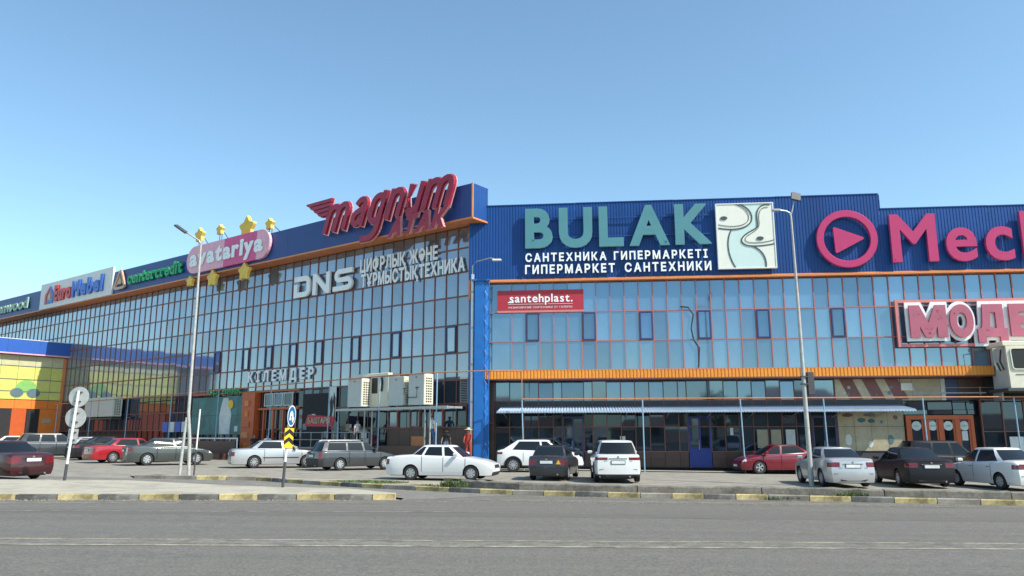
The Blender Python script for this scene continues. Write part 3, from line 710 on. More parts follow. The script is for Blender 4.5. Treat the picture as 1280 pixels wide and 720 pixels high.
MB().box(-3.6,-3.1,-.034,-.024,5.83,5.9).build('printed_bridge', 'lens_print', YB_)
for a, b, m in ((-1.9,-.3,'orange'),(-3.0,-1.95,'dark'),(-4.3,-3.05,'orange_door'),(-6.4,-4.35,'dark'),(-11.4,-6.45,'orange_door')):
    MB().box(a+.01,b-.01,0,.08,.9 if m == 'orange' else -.5,4.28).build('entrance_bay', m, YB_)
MB().box(-.28,0,-.04,.1,-.5,9.2).build('edge_panel', 'orange_trim', YB_)
MB().box(-1.9,-.3,-.3,.1,-.5,.9).build('stair_wall', 'concrete', YB_)
flat(YB_, 'small_sign', -1.6,-.9,3.0,3.4,-.01,'print_beige')
def stroke(name, pts, w, y0, y1, m, par):
    P = [Vector(p) for p in pts]; P = [p for i, p in enumerate(P) if i == 0 or (p-P[i-1]).length > .004]; n = len(P); L_, R_ = [], []
    for i, p in enumerate(P):
        if i == 0: nn = (P[1]-P[0]).normalized(); q = Vector((-nn.y, nn.x)); k = 1
        elif i == n-1: nn = (P[-1]-P[-2]).normalized(); q = Vector((-nn.y, nn.x)); k = 1
        else:
            a = (P[i]-P[i-1]).normalized(); b = (P[i+1]-P[i]).normalized(); q = Vector((-(a+b).y, (a+b).x)).normalized(); k = 1/max(.4, q.dot(Vector((-a.y, a.x))))
        L_.append(p+q*w/2*k); R_.append(p-q*w/2*k)
    mb = MB()
    for a, b in zip(L_, R_):
        for y in (y0, y1): mb.v.append((a.x, y, a.y)); mb.v.append((b.x, y, b.y))
    for i in range(n-1):
        a, b = 4*i, 4*i+4
        for f in ((a,a+1,b+1,b),(a+2,b+2,b+3,a+3),(a,b,b+2,a+2),(a+1,a+3,b+3,b+1)): mb.f.append(f); mb.m.append(0)
    mb.f += [(0,2,3,1),(4*n-4,4*n-3,4*n-1,4*n-2)]; mb.m += [0,0]
    return mb.build(name, m, par, recalc=True)
def arc(cx, cz, r, a0, a1, n=7): return [(cx+r*cos(radians(a0+(a1-a0)*i/n)), cz+r*sin(radians(a0+(a1-a0)*i/n))) for i in range(n+1)]

# ================================================================ signs on the right wing
def signR(label, s, z, off=.2): return thing('sign', label, 'sign', wR(s, off, z), RZR)
def signL(label, s, z, off=1.25): return thing('sign', label, 'sign', wL(s, off, z), RZL)
g = signR('big teal BULAK letters on the blue parapet', 2.8, 12.57, .42)
text('BULAK', g, 0, 10.5, 0, 2.14, ext=.09, off=.022, bev=.016, gap=.13, fm='teal_letter', sm='teal_side', res=5)
MB().box(-.1,10.6,.1,.14,.5,.56).box(-.1,10.6,.1,.14,1.6,1.66).build('mounting_rail', 'blue_clad', g)
g = signR('small white Cyrillic line САНТЕХНИКА ГИПЕРМАРКЕТІ under the teal letters', 2.8, 11.69, .34)
text('САНТЕХНИКА ГИПЕРМАРКЕТІ', g, 0, 10.35, 0, .44, ext=.05, off=.012, bev=.02, gap=.24, space=.55)
g = signR('lower small white Cyrillic line ГИПЕРМАРКЕТ САНТЕХНИКИ above the orange ledge', 2.78, 10.97, .34)
text('ГИПЕРМАРКЕТ САНТЕХНИКИ', g, 0, 10.55, 0, .46, ext=.05, off=.012, bev=.02, gap=.24, space=.75)
# picture panel with flowing lines
g = thing('picture_panel', 'square lit panel of ivory and mint shapes with dark flowing outlines', 'sign', wR(13.76, .45, 11.03), RZR)
PW, PH = 3.1, 3.7
MB().box(0,PW,0,.2,0,PH).build('light_box', 'mint', g)
for bx in ((-.06,0,-.06,PH+.06),(PW,PW+.06,-.06,PH+.06),(0,PW,-.06,0),(0,PW,PH,PH+.06)): MB().box(bx[0],bx[1],-.04,.2,bx[2],bx[3]).build('frame', 'panel_white', g)
def bez(p, n=14):
    P = [Vector(q) for q in p]; out = []
    for k in range(0, len(P)-1, 3):
        a, b, c, d = P[k:k+4]
        for i in range(n+(k+3 == len(P)-1)):
            t = i/n; out.append(a*(1-t)**3+b*3*t*(1-t)**2+c*3*t*t*(1-t)+d*t**3)
    return out
def cv(u, v): return ((u-235)/(522-235)*PW, (492-v)/(492-170)*PH)
def ribbon(name, pts, w, y, m, par):
    mb = MB(); n = len(pts)
    for i, p in enumerate(pts):
        d = (pts[min(i+1,n-1)]-pts[max(i-1,0)]).normalized(); q = Vector((-d.y, d.x))*w/2
        for z in (y, y+.012):
            mb.v.append((min(max(p.x+q.x,0.002),PW-.002), z, min(max(p.y+q.y,.002),PH-.002))); mb.v.append((min(max(p.x-q.x,.002),PW-.002), z, min(max(p.y-q.y,.002),PH-.002)))
    for i in range(n-1):
        a, b = 4*i, 4*i+4
        for f in ((a,a+1,b+1,b),(a+2,b+2,b+3,a+3),(a,b,b+2,a+2),(a+1,a+3,b+3,b+1)): mb.f.append(f); mb.m.append(0)
    mb.build(name, m, par)
c1 = bez([cv(350,170),cv(400,185),cv(425,225),cv(410,260),cv(385,300),cv(310,305),cv(240,290)])
c1a = bez([cv(330,170),cv(385,185),cv(408,225),cv(395,255),cv(375,285),cv(310,290),cv(240,272)])
c2 = bez([cv(305,302),cv(275,350),cv(278,430),cv(318,492)])
c3 = bez([cv(510,178),cv(460,165),cv(435,205),cv(440,250),cv(443,300),cv(440,290),cv(400,312),cv(355,335),cv(340,360),cv(375,378),cv(400,390),cv(480,385),cv(522,375)])
c3a = bez([cv(500,190),cv(465,185),cv(448,210),cv(450,255),cv(455,300),cv(430,305),cv(400,325),cv(368,340),cv(365,360),cv(395,366),cv(430,372),cv(480,368),cv(522,355)])
c4 = bez([cv(400,383),cv(450,395),cv(480,440),cv(472,492)])
def face(pts, extra, y, m):
    MB().prism([(p[0], p[1]) for p in pts]+extra, y, y+.008).build('colour_field', m, g)
face(c1, [cv(236,290), cv(236,171), cv(350,171)], -.010, 'ivory')
face(c3, [cv(521,375), cv(521,180)], -.010, 'ivory')
face(c2, [cv(300,491),cv(236,491),cv(236,296)], -.012, 'ivory')
face(c4, [cv(521,491), cv(521,380)], -.013, 'ivory')
for c, w, y in ((c1,.07,-.035),(c1a,.03,-.036),(c2,.07,-.034),(c3,.07,-.033),(c3a,.03,-.037),(c4,.07,-.032)): ribbon('outline', c, w, y, 'line', g)
for (u, v) in ((270,240),(450,347)):
    x, z = cv(u, v); MB().prism([(x+.20*cos(2*pi*i/16), z+.11*sin(2*pi*i/16)) for i in range(16)], -.045, -.03).build('oval_spot', 'line', g)
# ring with triangle
g = signR('pink ring with a rounded triangle inside, mounted left of the pink letters', 20.8, 12.55, .45)
mb = MB(); n = 56
for i in range(n):
    a = 2*pi*i/n
    for r, y in ((1.62,.0),(1.65,.03),(1.65,.18),(1.25,.18),(1.25,.03),(1.28,.0)): mb.v.append((r*cos(a), y, r*sin(a)))
for i in range(n):
    for k in range(6):
        mb.f.append((i*6+k, i*6+(k+1)%6, ((i+1)%n)*6+(k+1)%6, ((i+1)%n)*6+k)); mb.m.append(0)
mb.build('ring', 'pink', g, recalc=True)
def rounded(pts, r, n=5):
    P = [Vector(p) for p in pts]; out = []
    for i in range(len(P)):
        a, b, c = P[i-1], P[i], P[(i+1) % len(P)]
        d1 = (a-b).normalized(); d2 = (c-b).normalized(); ang = d1.angle(d2)/2; L_ = r/math.tan(ang)
        p, q = b+d1*L_, b+d2*L_
        for k in range(n+1):
            t = k/n; out.append(tuple(p*(1-t)**2+b*2*t*(1-t)+q*t*t))
    return out
MB().prism(rounded([(-.66,-.85),(1.0,.02),(-.72,.72)], .10), 0, .16).build('triangle', 'pink', g)
g = signR('big pink letters beginning Mech at the right end of the parapet', 23.12, 11.22, .42)
text('Mechta', g, 0, 12.1, 0, 2.55, ext=.1, off=.021, gap=.13, fm='pink', sm='pink_side', res=5)
# santehplast board
g = signR('dark red santehplast board on the upper glass beside the corner', 1.13, 8.75, .12)
MB().box(0,4.98,0,.05,.12,1.30).build('board', 'sign_red', g)
MB().box(0,4.98,-.002,.05,0,.115).build('board_edge', 'sign_pink', g)
text('santehplast.', g, .72, 4.35, .60, .46, y=-.01, ext=.01, off=.012, bev=.004, gap=.10)
MB().box(.62,.95,-.02,-.0,.56,.62).box(.62,2.68,-.02,-.0,.47,.485).box(2.95,4.35,-.02,-.0,.47,.485).build('underline', 'letter_white', g)
text('РАЗНООБРАЗИЕ САНТЕХНИКИ ОТ ГАЛЕРЕИ', g, .66, 4.32, .24, .10, y=-.01, ext=.004, gap=.18, res=2, name='small_letter')
# framed rose sign
g = signR('rose Cyrillic letters МОДЕ with white edging in a rectangular pink frame', 23.05, 6.47, .30)
W_ = 8.6
for bx in ((0,W_,2.42,2.58),(0,W_,0,.16),(0,.16,.16,2.42),(W_-.16,W_,.16,2.42)): MB().box(bx[0],bx[1],-.04,.10,bx[2],bx[3]).build('frame', 'sign_pink', g)
x = .55
for ch, w in (('М',2.02),('О',1.32),('Д',1.62),('Е',1.35),('Р',1.35)):
    text(ch, g, x-.09, x+w+.09, .62, 1.38, y=-.06, ext=.05, off=.16, gap=0, fm='letter_white', sm='letter_white', name='letter_back', res=3)
    text(ch, g, x+.06, x+w-.06, .62, 1.38, y=-.22, ext=.05, off=.035, bev=.035, gap=0, fm='modern_letter', sm='sign_red', res=3); x += w+.05

# ================================================================ signs on the left wing
def signtext(s, label, sl, z, w, h, off=1.27, **k):
    g = signL(label, sl, z, off); text(s, g, 0, w, 0, h, **k); return g
# magnum wordmark, letters and wing
g = signL('tall crimson slanted magnum wordmark with pale edges rising above the navy parapet', 12.6, 15.08, 1.6)
SHX = .36
def wordstroke(x0, pts, y, w=.38, k=0):
    q = [(x0+a+SHX*b, b) for a, b in pts]
    stroke('letter', q, w, -.12-.003*k, .05, 'crimson', g)
    P = [Vector(p) for p in q]; e0 = (P[0]-P[1]).normalized()*.07; e1 = (P[-1]-P[-2]).normalized()*.07
    stroke('letter_back', [tuple(P[0]+e0)]+q[1:-1]+[tuple(P[-1]+e1)], w+.13, .055+.003*k, .13, 'crimson_rim', g)
XH = 1.85
def let_arch(x0, x, k): wordstroke(x0, [(x,1.0)]+arc(x+.46,1.24,.46,160,0,7)+[(x+.92,0)], 0, k=k)
def let_m(x0, n=2):
    wordstroke(x0, [(0,0),(0,XH)], 0, k=0)
    for i in range(n): let_arch(x0, .92*i, i+1)
let_m(.62)
x_ = 3.2
wordstroke(x_, arc(.5,1.30,.42,165,0,7)+[(.92,0)], 0, k=0); wordstroke(x_, [(.92,1.05),(.45,1.0)]+arc(.40,.58,.38,100,260,7)+[(.5,.2),(.95,.42)], 0, k=1)
x_ = 4.85
wordstroke(x_, [(.92,1.0)]+arc(.46,1.22,.46,0,180,8)+arc(.46,.55,.46,180,360,8)+[(.92,.9)], 0, k=0); wordstroke(x_, [(.92,1.9),(.92,-.35)]+arc(.35,-.38,.55,0,-90,6)+[(-.35,-.93)], 0, k=1)
let_m(6.5, 1)
x_ = 8.05
wordstroke(x_, [(0,XH),(0,.6)]+arc(.46,.62,.46,180,330,8), 0, k=0); wordstroke(x_, [(.92,XH),(.92,0)], 0, k=1)
let_m(9.6)
for k in range(4):
    z = 2.25-.30*k; a = -1.35+.42*k
    MB().prism([(a,z+.10),(a+.12,z-.05),(a+.4,z-.13),(1.25-.1*k,z-.12),(1.33-.1*k,z+.12),(a+.6,z+.11)], -.14, .08).build('wing_feather', 'crimson', g)
    MB().prism([(a-.05,z+.14),(a+.08,z-.09),(a+.38,z-.17),(1.28-.1*k,z-.165),(1.36-.1*k,z+.165),(a+.6,z+.155)], .081+.004*k, .14+.004*k).build('feather_back', 'crimson_rim', g)
g = signL('smaller crimson slanted АТАК letters below the tall wordmark', 5.75, 13.87, 1.75)
text('АТАК', g, 0, 4.55, 0, .98, ext=.10, off=.03, bev=.035, shear=.35, gap=.10, fm='crimson', sm='crimson_rim')
MB().box(.2,4.4,.14,.18,.35,.4).build('mounting_rail', 'steel', g)
# DNS
g = signL('rounded white DNS letters on the left wing glass', 16.65, 11.38, .2)
wd = .36; tt = .0
D_ = [(.0+.18,.0),(.18,.92)]
stroke('letter', [(.18,.0),(.18,.95)], wd, -.12, .05, 'letter_white', g)
stroke('letter', [(.0,1.32),(1.15,1.32)]+arc(1.2,.98,.34,90,0,5)+arc(1.2,.52,.34,0,-90,5)+[(.365,.18)], wd, -.117, .053, 'letter_white', g)
stroke('letter', [(2.2,0),(2.2,1.5)], wd, -.12, .05, 'letter_white', g)
stroke('letter', [(2.25,1.36),(3.55,.14)], wd*1.05, -.117, .053, 'letter_white', g)
stroke('letter', [(3.6,0),(3.6,1.5)], wd, -.114, .056, 'letter_white', g)
stroke('letter', [(6.05,1.33),(4.75,1.33)]+arc(4.75,1.04,.29,90,270,7)+[(5.6,.75)]+arc(5.6,.46,.29,90,-90,7)+[(4.15,.17)], .33, -.12, .05, 'letter_white', g)
g = signL('white Cyrillic line ЦИФРЛЫҚ ЖӘНЕ on the left wing glass, right of DNS', 10.0, 12.42, .14)
text('ЦИФРЛЫҚ ЖӘНЕ', g, 0, 6.9, 0, .78, ext=.025, off=.015, bev=.02, gap=.10, space=.3)
g = signL('white Cyrillic line ТҰРМЫСТЫҚТЕХНИКА, lower of the two lines beside DNS', 9.88, 11.42, .14)
text('ТҰРМЫСТЫҚТЕХНИКА', g, 0, 8.95, 0, .76, ext=.025, off=.015, bev=.02, gap=.10)
g = signL('grey white spaced Cyrillic letters КІЛЕМДЕР low on the left wing', 21.7, 5.66, .1)
text('КІЛЕМДЕР', g, 0, 7.4, 0, .68, ext=.05, off=.02, bev=.02, gap=.42)
g = signL('dim green letters over the teal shop window', 26.4, 4.9, .3)
text('органик', g, 0, 4.2, 0, .5, ext=.05, off=.01, gap=.1, fm='green_sign', sm='green_sign')
g = signL('red board with small cream letters hanging by the terrace railing', 13.0, 2.35, 1.75)
MB().prism(rounded([(0,.05),(2.7,.0),(3.0,.62),(.3,.78)], .12), 0, .06).build('board', 'sign_red', g)
text('БАШТАРЫ', g, .4, 2.5, .22, .34, y=-.03, ext=.02, off=.01, gap=.12, fm='print_beige', sm='print_beige')
# euro board
g = signL('white board with red and blue EuroMebel letters and a small house logo', 55.6, 14.2, 1.22)
MB().box(0,14.5,-.14,.04,0,2.55).build('board', 'panel_white', g)
text('Euro', g, 3.4, 6.9, .62, 1.35, y=-.24, ext=.09, off=.03, bev=.02, gap=.08, fm='red_letter', sm='red_letter')
text('Mebel', g, 7.1, 13.0, .62, 1.35, y=-.24, ext=.09, off=.03, bev=.02, gap=.08, fm='blue_letter', sm='blue_letter')
MB().prism([(1.2,.45),(1.6,.45),(1.6,1.25),(2.15,1.9),(2.15,2.2),(1.2,1.35)], -.22, -.15).build('house_half', 'red_letter', g)
MB().prism([(1.75,.45),(3.0,.45),(3.0,1.35),(2.2,2.2),(2.2,1.75),(2.6,1.25),(2.6,.8),(1.75,.8)], -.222, -.152).build('house_half', 'blue_letter', g)
MB().prism([(1.8,.9),(2.4,.9),(2.4,1.3),(2.1,1.6),(1.8,1.3)], -.2, -.15).build('house_window', 'bronze', g)
g = signL('green centercredit letters with a bronze triangle logo on the navy parapet', 40.6, 14.75, 1.25)
text('centercredit', g, 2.3, 10.9, .05, 1.0, y=-.12, ext=.07, off=.02, bev=.015, gap=.08, fm='green_sign', sm='green_sign')
tri = rounded([(.0,-.15),(1.9,-.15),(.95,1.6)], .25, 4)
stroke('triangle_logo', tri+[tri[0]], .22, -.2, -.05, 'bronze', g); MB().prism(rounded([(.6,.22),(1.3,.22),(.95,.95)], .1), -.18, -.05).build('triangle_core', 'bronze', g)
g = signL('pale green Greenwood letters at the far left of the navy parapet', 69.5, 14.75, 1.25)
text('Greenwood', g, 0, 11.1, 0, 1.05, y=-.1, ext=.06, off=.02, bev=.01, gap=.08, fm='pale_green', sm='pale_green')
# avatariya pill
g = signL('pink pill shaped board with white avatariya letters and a magenta middle', 28.95, 14.42, 1.25)
PWI, PHI = 10.75, 2.2
def pill(x0, x1, y0, y1, m, nm, z0=0, z1=PHI):
    r = PHI/2; P = []
    if x0 == 0: P += [(r+r*cos(a), r+r*sin(a)) for a in [pi/2+pi*i/12 for i in range(13)]]
    else: P += [(x0, PHI), (x0, 0)]
    if x1 == PWI: P += [(PWI-r+r*cos(a), r+r*sin(a)) for a in [-pi/2+pi*i/12 for i in range(13)]]
    else: P += [(x1, 0), (x1, PHI)]
    MB().prism(P, y0, y1).build(nm, m, g)
pill(0, 5.1, -.22, .0, 'pill_pink', 'board'); pill(5.1, 9.2, -.22, 0, 'pill_dark', 'board'); pill(9.2, PWI, -.22, 0, 'pill_pink', 'board')
text('avatariya', g, .55, 10.0, .62, 1.2, y=-.26, ext=.03, off=.03, bev=.015, gap=.05)
def star(label, s, z, r, off, legs):
    t = thing('star', label, 'star', wL(s, off, z), RZL, 'golden stars of the children\'s sign')
    P = []
    for i in range(10):
        a = pi/2+2*pi*i/10; rr = r if i % 2 == 0 else r*.60; P.append((rr*cos(a), rr*sin(a)))
    P = rounded(P, r*.13, 3)
    mb = MB(); n = len(P)
    for y, k in ((-.17,.93),(-.13,1),(.1,1),(.13,.95)):
        for x, z_ in P: mb.v.append((x*k, y, z_*k))
    mb.f.append(tuple(range(n))); mb.m.append(0); mb.f.append(tuple(range(4*n-1, 3*n-1, -1))); mb.m.append(1)
    for q in range(3):
        for i in range(n): j = (i+1) % n; mb.f.append((q*n+i, (q+1)*n+i, (q+1)*n+j, q*n+j)); mb.m.append(1)
    mb.build('star_body', ['gold','gold_side'], t)
    if legs:
        for dx in (-.3*r, .3*r): MB().tube([(dx,.05,-r*.5),(dx,.05,-legs)], .03, 6).build('strut', 'dark_grey', t)
        MB().tube([(.2*r,.1,0),(.5*r,1.1,-legs)], .03, 6).build('strut', 'dark_grey', t)
star('golden star standing on the parapet, leftmost of the four above the pink pill', 27.7, 17.55, .68, 1.2, 1.25)
star('smallest golden star standing second from the left above the pink pill', 24.9, 17.55, .48, 1.2, 1.2)
star('largest golden star, standing behind the top edge of the pink pill', 21.5, 17.15, 1.05, 1.1, .8)
star('golden star on the parapet at the right end of the pink pill', 18.6, 16.95, .5, 1.2, .65)
star('small golden star hanging under the pink pill behind the lamp post', 28.4, 13.85, .5, 1.3, 0)
star('golden star hanging under the middle of the pink pill', 25.3, 13.72, .75, 1.3, 0)
star('golden star hanging under the right end of the pink pill', 21.2, 13.72, .78, 1.3, 0)

# ================================================================ gas pipe on posts
gp = thing('gas_pipe', 'thin rust orange gas pipe carried on pale blue posts along both wings', 'pipe', (0,0,0))
zL = lambda s: 5.28-.015*max(0,s-5)
pts = [wL(s, 2.1, zL(s)) for s in (48, 40, 30, 20, 12, 5, 1.4)]+[wR(1.0,2.0,5.27), wR(2.68,1.7,5.27)]
MB().tube(pts, .035, 8).build('pipe_run', 'pipe', gp)
MB().tube([wR(2.68,1.7,5.27), wR(2.68,1.7,3.73), wR(31,1.7,3.70)], .035, 8).build('pipe_run', 'pipe', gp)
for s in (1.25,5.8,10.3,16.2,22.3,28.5,35,41.2,47.5):
    p = wL(s, 2.1); MB().tube([(p[0],p[1],-.2),(p[0]+.03,p[1],zL(s)-.03)], .035, 8).build('pipe_post', 'post', gp)
for s in (2.68,9.15,14.25,18.5,23.45,27.9):
    p = wR(s, 1.7); MB().tube([(p[0]+random.uniform(-.02,.12),p[1],-.4),(p[0],p[1],3.68)], .035, 8).build('pipe_post', 'post', gp)

# ================================================================ air conditioners on the steel platform
pf = thing('steel_platform', 'grey steel platform on thin posts carrying the air conditioners', 'platform', wL(0), RZL)
for (a, b) in ((-9.6,-5.9),(-5.88,-.45)):
    MB().box(a,b,-2.1,-1.98,3.28,3.42).build('edge_beam', 'steel', pf)
MB().box(-9.6,-.45,-.9,-.8,3.28,3.42).build('edge_beam', 'steel', pf)
for k in range(11): MB().box(-9.5+k*.9,-9.44+k*.9,-1.97,-.91,3.3,3.4).build('cross_beam', 'steel', pf)
for a in (-7.05,-6.4,-2.15,-1.75,-9.4): MB().box(a-.03,a+.03,-2.07,-2.01,-.1,3.27).build('leg', 'pole_grey' if a > -9 else 'post', pf)
def acunit(label, s, off, w, d, h, z=3.43, style=0):
    t = thing('air_conditioner', label, 'air conditioner', wL(s, off, z), RZL, 'air conditioners on the steel platform')
    MB().bevbox(0,w,0,d,.08,h,.02).build('cabinet', 'ac_grey' if style == 0 else 'ac_cream', t)
    for a in (.1, w-.2): MB().box(a,a+.12,.05,d-.05,0,.08).build('foot', 'black', t)
    MB().box(w,w+.02,.03,d-.03,.14,h-.05).build('end_panel', 'ac_cream', t)
    for r in range(10):
        for c in range(3):
            z0 = .2+r*(h-.4)/10; y0 = .12+c*(d-.24)/3
            MB().box(w+.02,w+.026,y0+.03,y0+(d-.24)/3-.03,z0+.03,z0+(h-.4)/10-.03).build('grille_slot', 'black', t)
    MB().box(w*.5-.05,w*.5+.05,-.012,0,h-.22,h-.16).build('badge', 'dark_grey', t)
    return t
acunit('leftmost grey backed air conditioner with a slotted cream end', 8.72, 1.95, 1.2, .82, 1.82)
acunit('grey backed air conditioner in the middle of the steel platform', 5.2, 1.95, 1.25, .5, 1.78)
acunit('rightmost air conditioner on the platform, with black pipework on its back', 3.55, 1.95, 1.2, .78, 1.86)
t = thing('air_conditioner', 'large cream air conditioner with a wide flat top behind the leftmost unit', 'air conditioner', wL(7.5, 1.1, 3.43), RZL, 'air conditioners on the steel platform')
MB().bevbox(0,1.5,-.1,.75,.08,1.9,.02).build('cabinet', 'ac_cream', t); MB().bevbox(-1.0,1.6,-.2,.8,1.92,2.12,.03).build('top', 'ac_cream', t)
MB().box(.1,.6,-.112,-.1,.9,1.85).build('fan_opening', 'black', t)
MB().tube([(1.0,-.16,1.0),(1.05,-.16,1.5),(1.0,-.16,1.85)], .06, 6).build('hose', 'black', t)
for sx, lb in ((44.2, 'wide grey air conditioner on the far part of the left wing, left of its twin'), (41.6, 'wide grey air conditioner on the far part of the left wing, right of its twin')):
    u_ = acunit(lb, sx, 1.2, 2.4, .8, 1.75, z=3.35); u_['group'] = 'air conditioners on the far part of the left wing'
bs = thing('steel_platform', 'dark steel stand under the two far air conditioners of the left wing', 'platform', wL(44.3, 1.3, 0), RZL)
MB().box(0,5.2,0,.9,3.2,3.34).build('platform', 'dark_grey', bs)
for k in range(6): MB().box(k*1.0,k*1.0+.07,0,.07,0,3.2).build('leg', 'dark_grey', bs)
pk = thing('pipework', 'black refrigerant pipes bent on the back of the rightmost air conditioner', 'pipes', wL(3.6, 2.0, 2.2), RZL)
for pts in ([(.0,0,0),(.0,0,1.9),(-.25,0,1.95),(-.25,0,2.3)],[(.02,0,1.75),(.75,0,1.75),(.75,0,2.35)],[(-.35,0,2.28),(-.1,0,2.28)],[(.62,0,2.3),(.9,0,2.3)]): MB().tube(pts, .02, 6).build('pipe', 'black', pk)
# large roof unit at the right
t = thing('air_conditioner', 'large cream cabin like cooling unit with dark rounded openings at the right edge', 'air conditioner', wR(27.75, 1.9, 4.15), RZR)
mb = MB(); mb.prism([(0,0),(4.6,0),(4.6,2.15),(-.05,2.15)], -.0, .12); mb.build('front_frame', 'ac_cream', t)
MB().box(.02,4.6,.121,1.75,.02,2.14).build('cabinet', 'ac_grey', t)
MB().bevbox(-.15,4.7,.05,1.8,2.152,2.42,.05).build('top', 'ac_cream', t)
for x0 in (.18, 1.48, 2.78):
    MB().prism(rounded([(x0,.95),(x0+1.12,.95),(x0+1.12,2.02),(x0-.05,2.02)], .16, 4), -.03, -.005).build('opening', 'black', t)
    stroke('opening_rim', rounded([(x0,.95),(x0+1.12,.95),(x0+1.12,2.02),(x0-.05,2.02)], .16, 4)+[rounded([(x0,.95),(x0+1.12,.95),(x0+1.12,2.02),(x0-.05,2.02)], .16, 4)[0]], .05, -.06, -.031, 'ac_cream', t)
MB().tube([(-.0,.3,2.1),(-.55,.3,2.02),(-.5,.3,1.2),(-.42,.3,.95)], .035, 6).build('bent_tube', 'ac_grey', t)
MB().tube([(-.1,.4,2.0),(-.2,.4,1.4),(-.05,.4,.95),(-.25,.35,.9),(-.4,.3,1.3)], .04, 6).build('hose', 'black', t)
MB().box(.3,.75,-.03,-.001,.68,.70).build('seam', 'dark_grey', t); MB().box(.95,1.15,-.03,-.001,.33,.36).build('badge', 'steel', t)
MB().box(-.2,4.8,-.1,1.9,-.16,-.005).build('support', 'dark_grey', t)
MB().box(0,.08,1.0,1.9,-.6,-.16).build('bracket', 'steel', t)

# ================================================================ lamp posts
def P3(x, y, z=0): return (x, y, G(x)+z)
t = thing('street_lamp', 'tall leaning grey lamp post with one arm to the left, beside the left slim pole', 'lamp post', P3(-13.35,32.2))
MB().tube([(.18,.05,0),(.12,.02,1.5),(0,0,2.6),(-.02,0,9.9)], [.07,.07,.062,.04], 10).build('pole', 'pole_grey', t, smooth=True)
MB().tube([(-.18,.0,0),(-.13,0,1.2),(-.06,0,2.4)], [.06,.06,.05], 10).build('brace_pole', 'pole_grey', t, smooth=True)
MB().tube([(-.02,0,9.75),(-.1,-.02,9.9),(-.65,-.1,10.25)], .035, 8).build('arm', 'steel', t)
MB().bevbox(-.34,.28,-.11,.11,-.045,.045,.02, Matrix.Translation((-.85,-.12,10.37)) @ Matrix.Rotation(radians(35),4,'Y') @ Matrix.Rotation(radians(18),4,'X')).build('lamp_head', 'dark_grey', t)
t = thing('street_lamp', 'tall pale lamp post with floodlight and short curved arm, at the cherry red car', 'lamp post', P3(11.65,30.9))
MB().tube([(0,0,-.1),(-.02,0,3.0),(-.03,0,7.5),(-.06,0,10.9)], [.10,.085,.06,.04], 12).build('pole', 'pole_grey', t, smooth=True)
MB().tube([(-.06,0,10.8),(-.1,0,11.0),(-.25,0,11.08),(-.55,-.05,11.1)], .03, 8).build('arm', 'steel', t)
MB().bevbox(-.22,.1,-.09,.09,-.045,.045,.02, Matrix.Translation((-.62,-.05,11.1))).build('lamp_head', 'pole_grey', t)
MB().bevbox(.12,.36,-.1,.12,3.5,4.4,.02).build('meter_box', 'dark_grey', t)
MB().box(-.13,.14,-.12,.1,3.9,3.95).box(-.13,.14,-.12,.1,4.2,4.24).build('strap', 'dark_grey', t)
MB().tube([(-.05,0,10.9),(.12,.02,11.5)], .025, 8).build('extension', 'steel', t)
MB().bevbox(-.19,.19,-.05,.05,-.2,.2,.02, Matrix.Translation((.2,0,11.7)) @ Matrix.Rotation(radians(14),4,'Y') @ Matrix.Rotation(radians(-20),4,'X')).build('floodlight', 'dark_grey', t)
t = thing('slim_pole', 'slim white and rust pole standing right of the left lamp post', 'pole', P3(-13.1,32.6))
MB().tube([(0,0,0),(.02,0,1.1)], .035, 8).build('lower_pole', 'dark_grey', t); MB().tube([(.02,0,1.1),(.06,0,2.75)], .035, 8).build('upper_pole', 'panel_white', t)

# ================================================================ road signs
t = thing('road_sign', 'leaning white post with two round signs and a plate, all seen from behind', 'road sign', P3(-15.3,27.1,.14))
lean = Matrix.Rotation(radians(3.2), 4, 'Y')
MB().tube([(0,0,0),(0,0,.55)], .05, 10, T=lean).build('post_foot', 'dark_grey', t)
MB().tube([(0,0,.55),(0,0,3.05)], .045, 10, T=lean).build('post', 'panel_white', t)
def disc(x, z, r, y, nm, m, par, T=None, sx=1., th=.02):
    mb = MB(); n = 28; mb.prism([(x+r*sx*cos(2*pi*i/n), z+r*sin(2*pi*i/n)) for i in range(n)], y-th, y, T)
    return mb.build(nm, m, par)
d = disc(0,2.84,.35,.09,'disc','sign_back',t,lean); d = disc(-.0,2.12,.36,.092,'disc','sign_back',t,lean)
MB().box(-.17,.17,.07,.09,1.24,1.74, lean).build('plate', 'sign_back', t)
for z in (2.68,3.0,1.97,2.28,1.36,1.62): MB().box(-.11,.11,.04,.068,z-.02,z+.02, lean).build('clamp', 'dark_grey', t)
t = thing('road_sign', 'narrow blue disc with a white arrow above a yellow black chevron plate', 'road sign', P3(-7.15,24.75,.14))
t.rotation_euler = (0, 0, radians(0))
lean = Matrix.Rotation(radians(2.5), 4, 'Y')
MB().tube([(0,0,0),(0,0,.78)], .045, 10, T=lean).build('post_foot', 'dark_grey', t)
MB().tube([(0,0,.78),(0,0,2.5)], .04, 10, T=lean).build('post', 'panel_white', t)
ro = lean @ Matrix.Rotation(radians(84), 4, 'Z'); ZC = 2.2
disc(0,ZC,.33,-.05,'disc','sign_blue',t,ro); mbr = MB(); n = 32
for i in range(n):
    a = 2*pi*i/n
    for r in (.295,.332): mbr.v.append(tuple(ro @ Vector((r*cos(a), -.074, ZC+r*sin(a)))))
for i in range(n): j = (i+1) % n; mbr.f.append((2*i,2*i+1,2*j+1,2*j)); mbr.m.append(0)
mbr.build('disc_rim', 'letter_white', t)
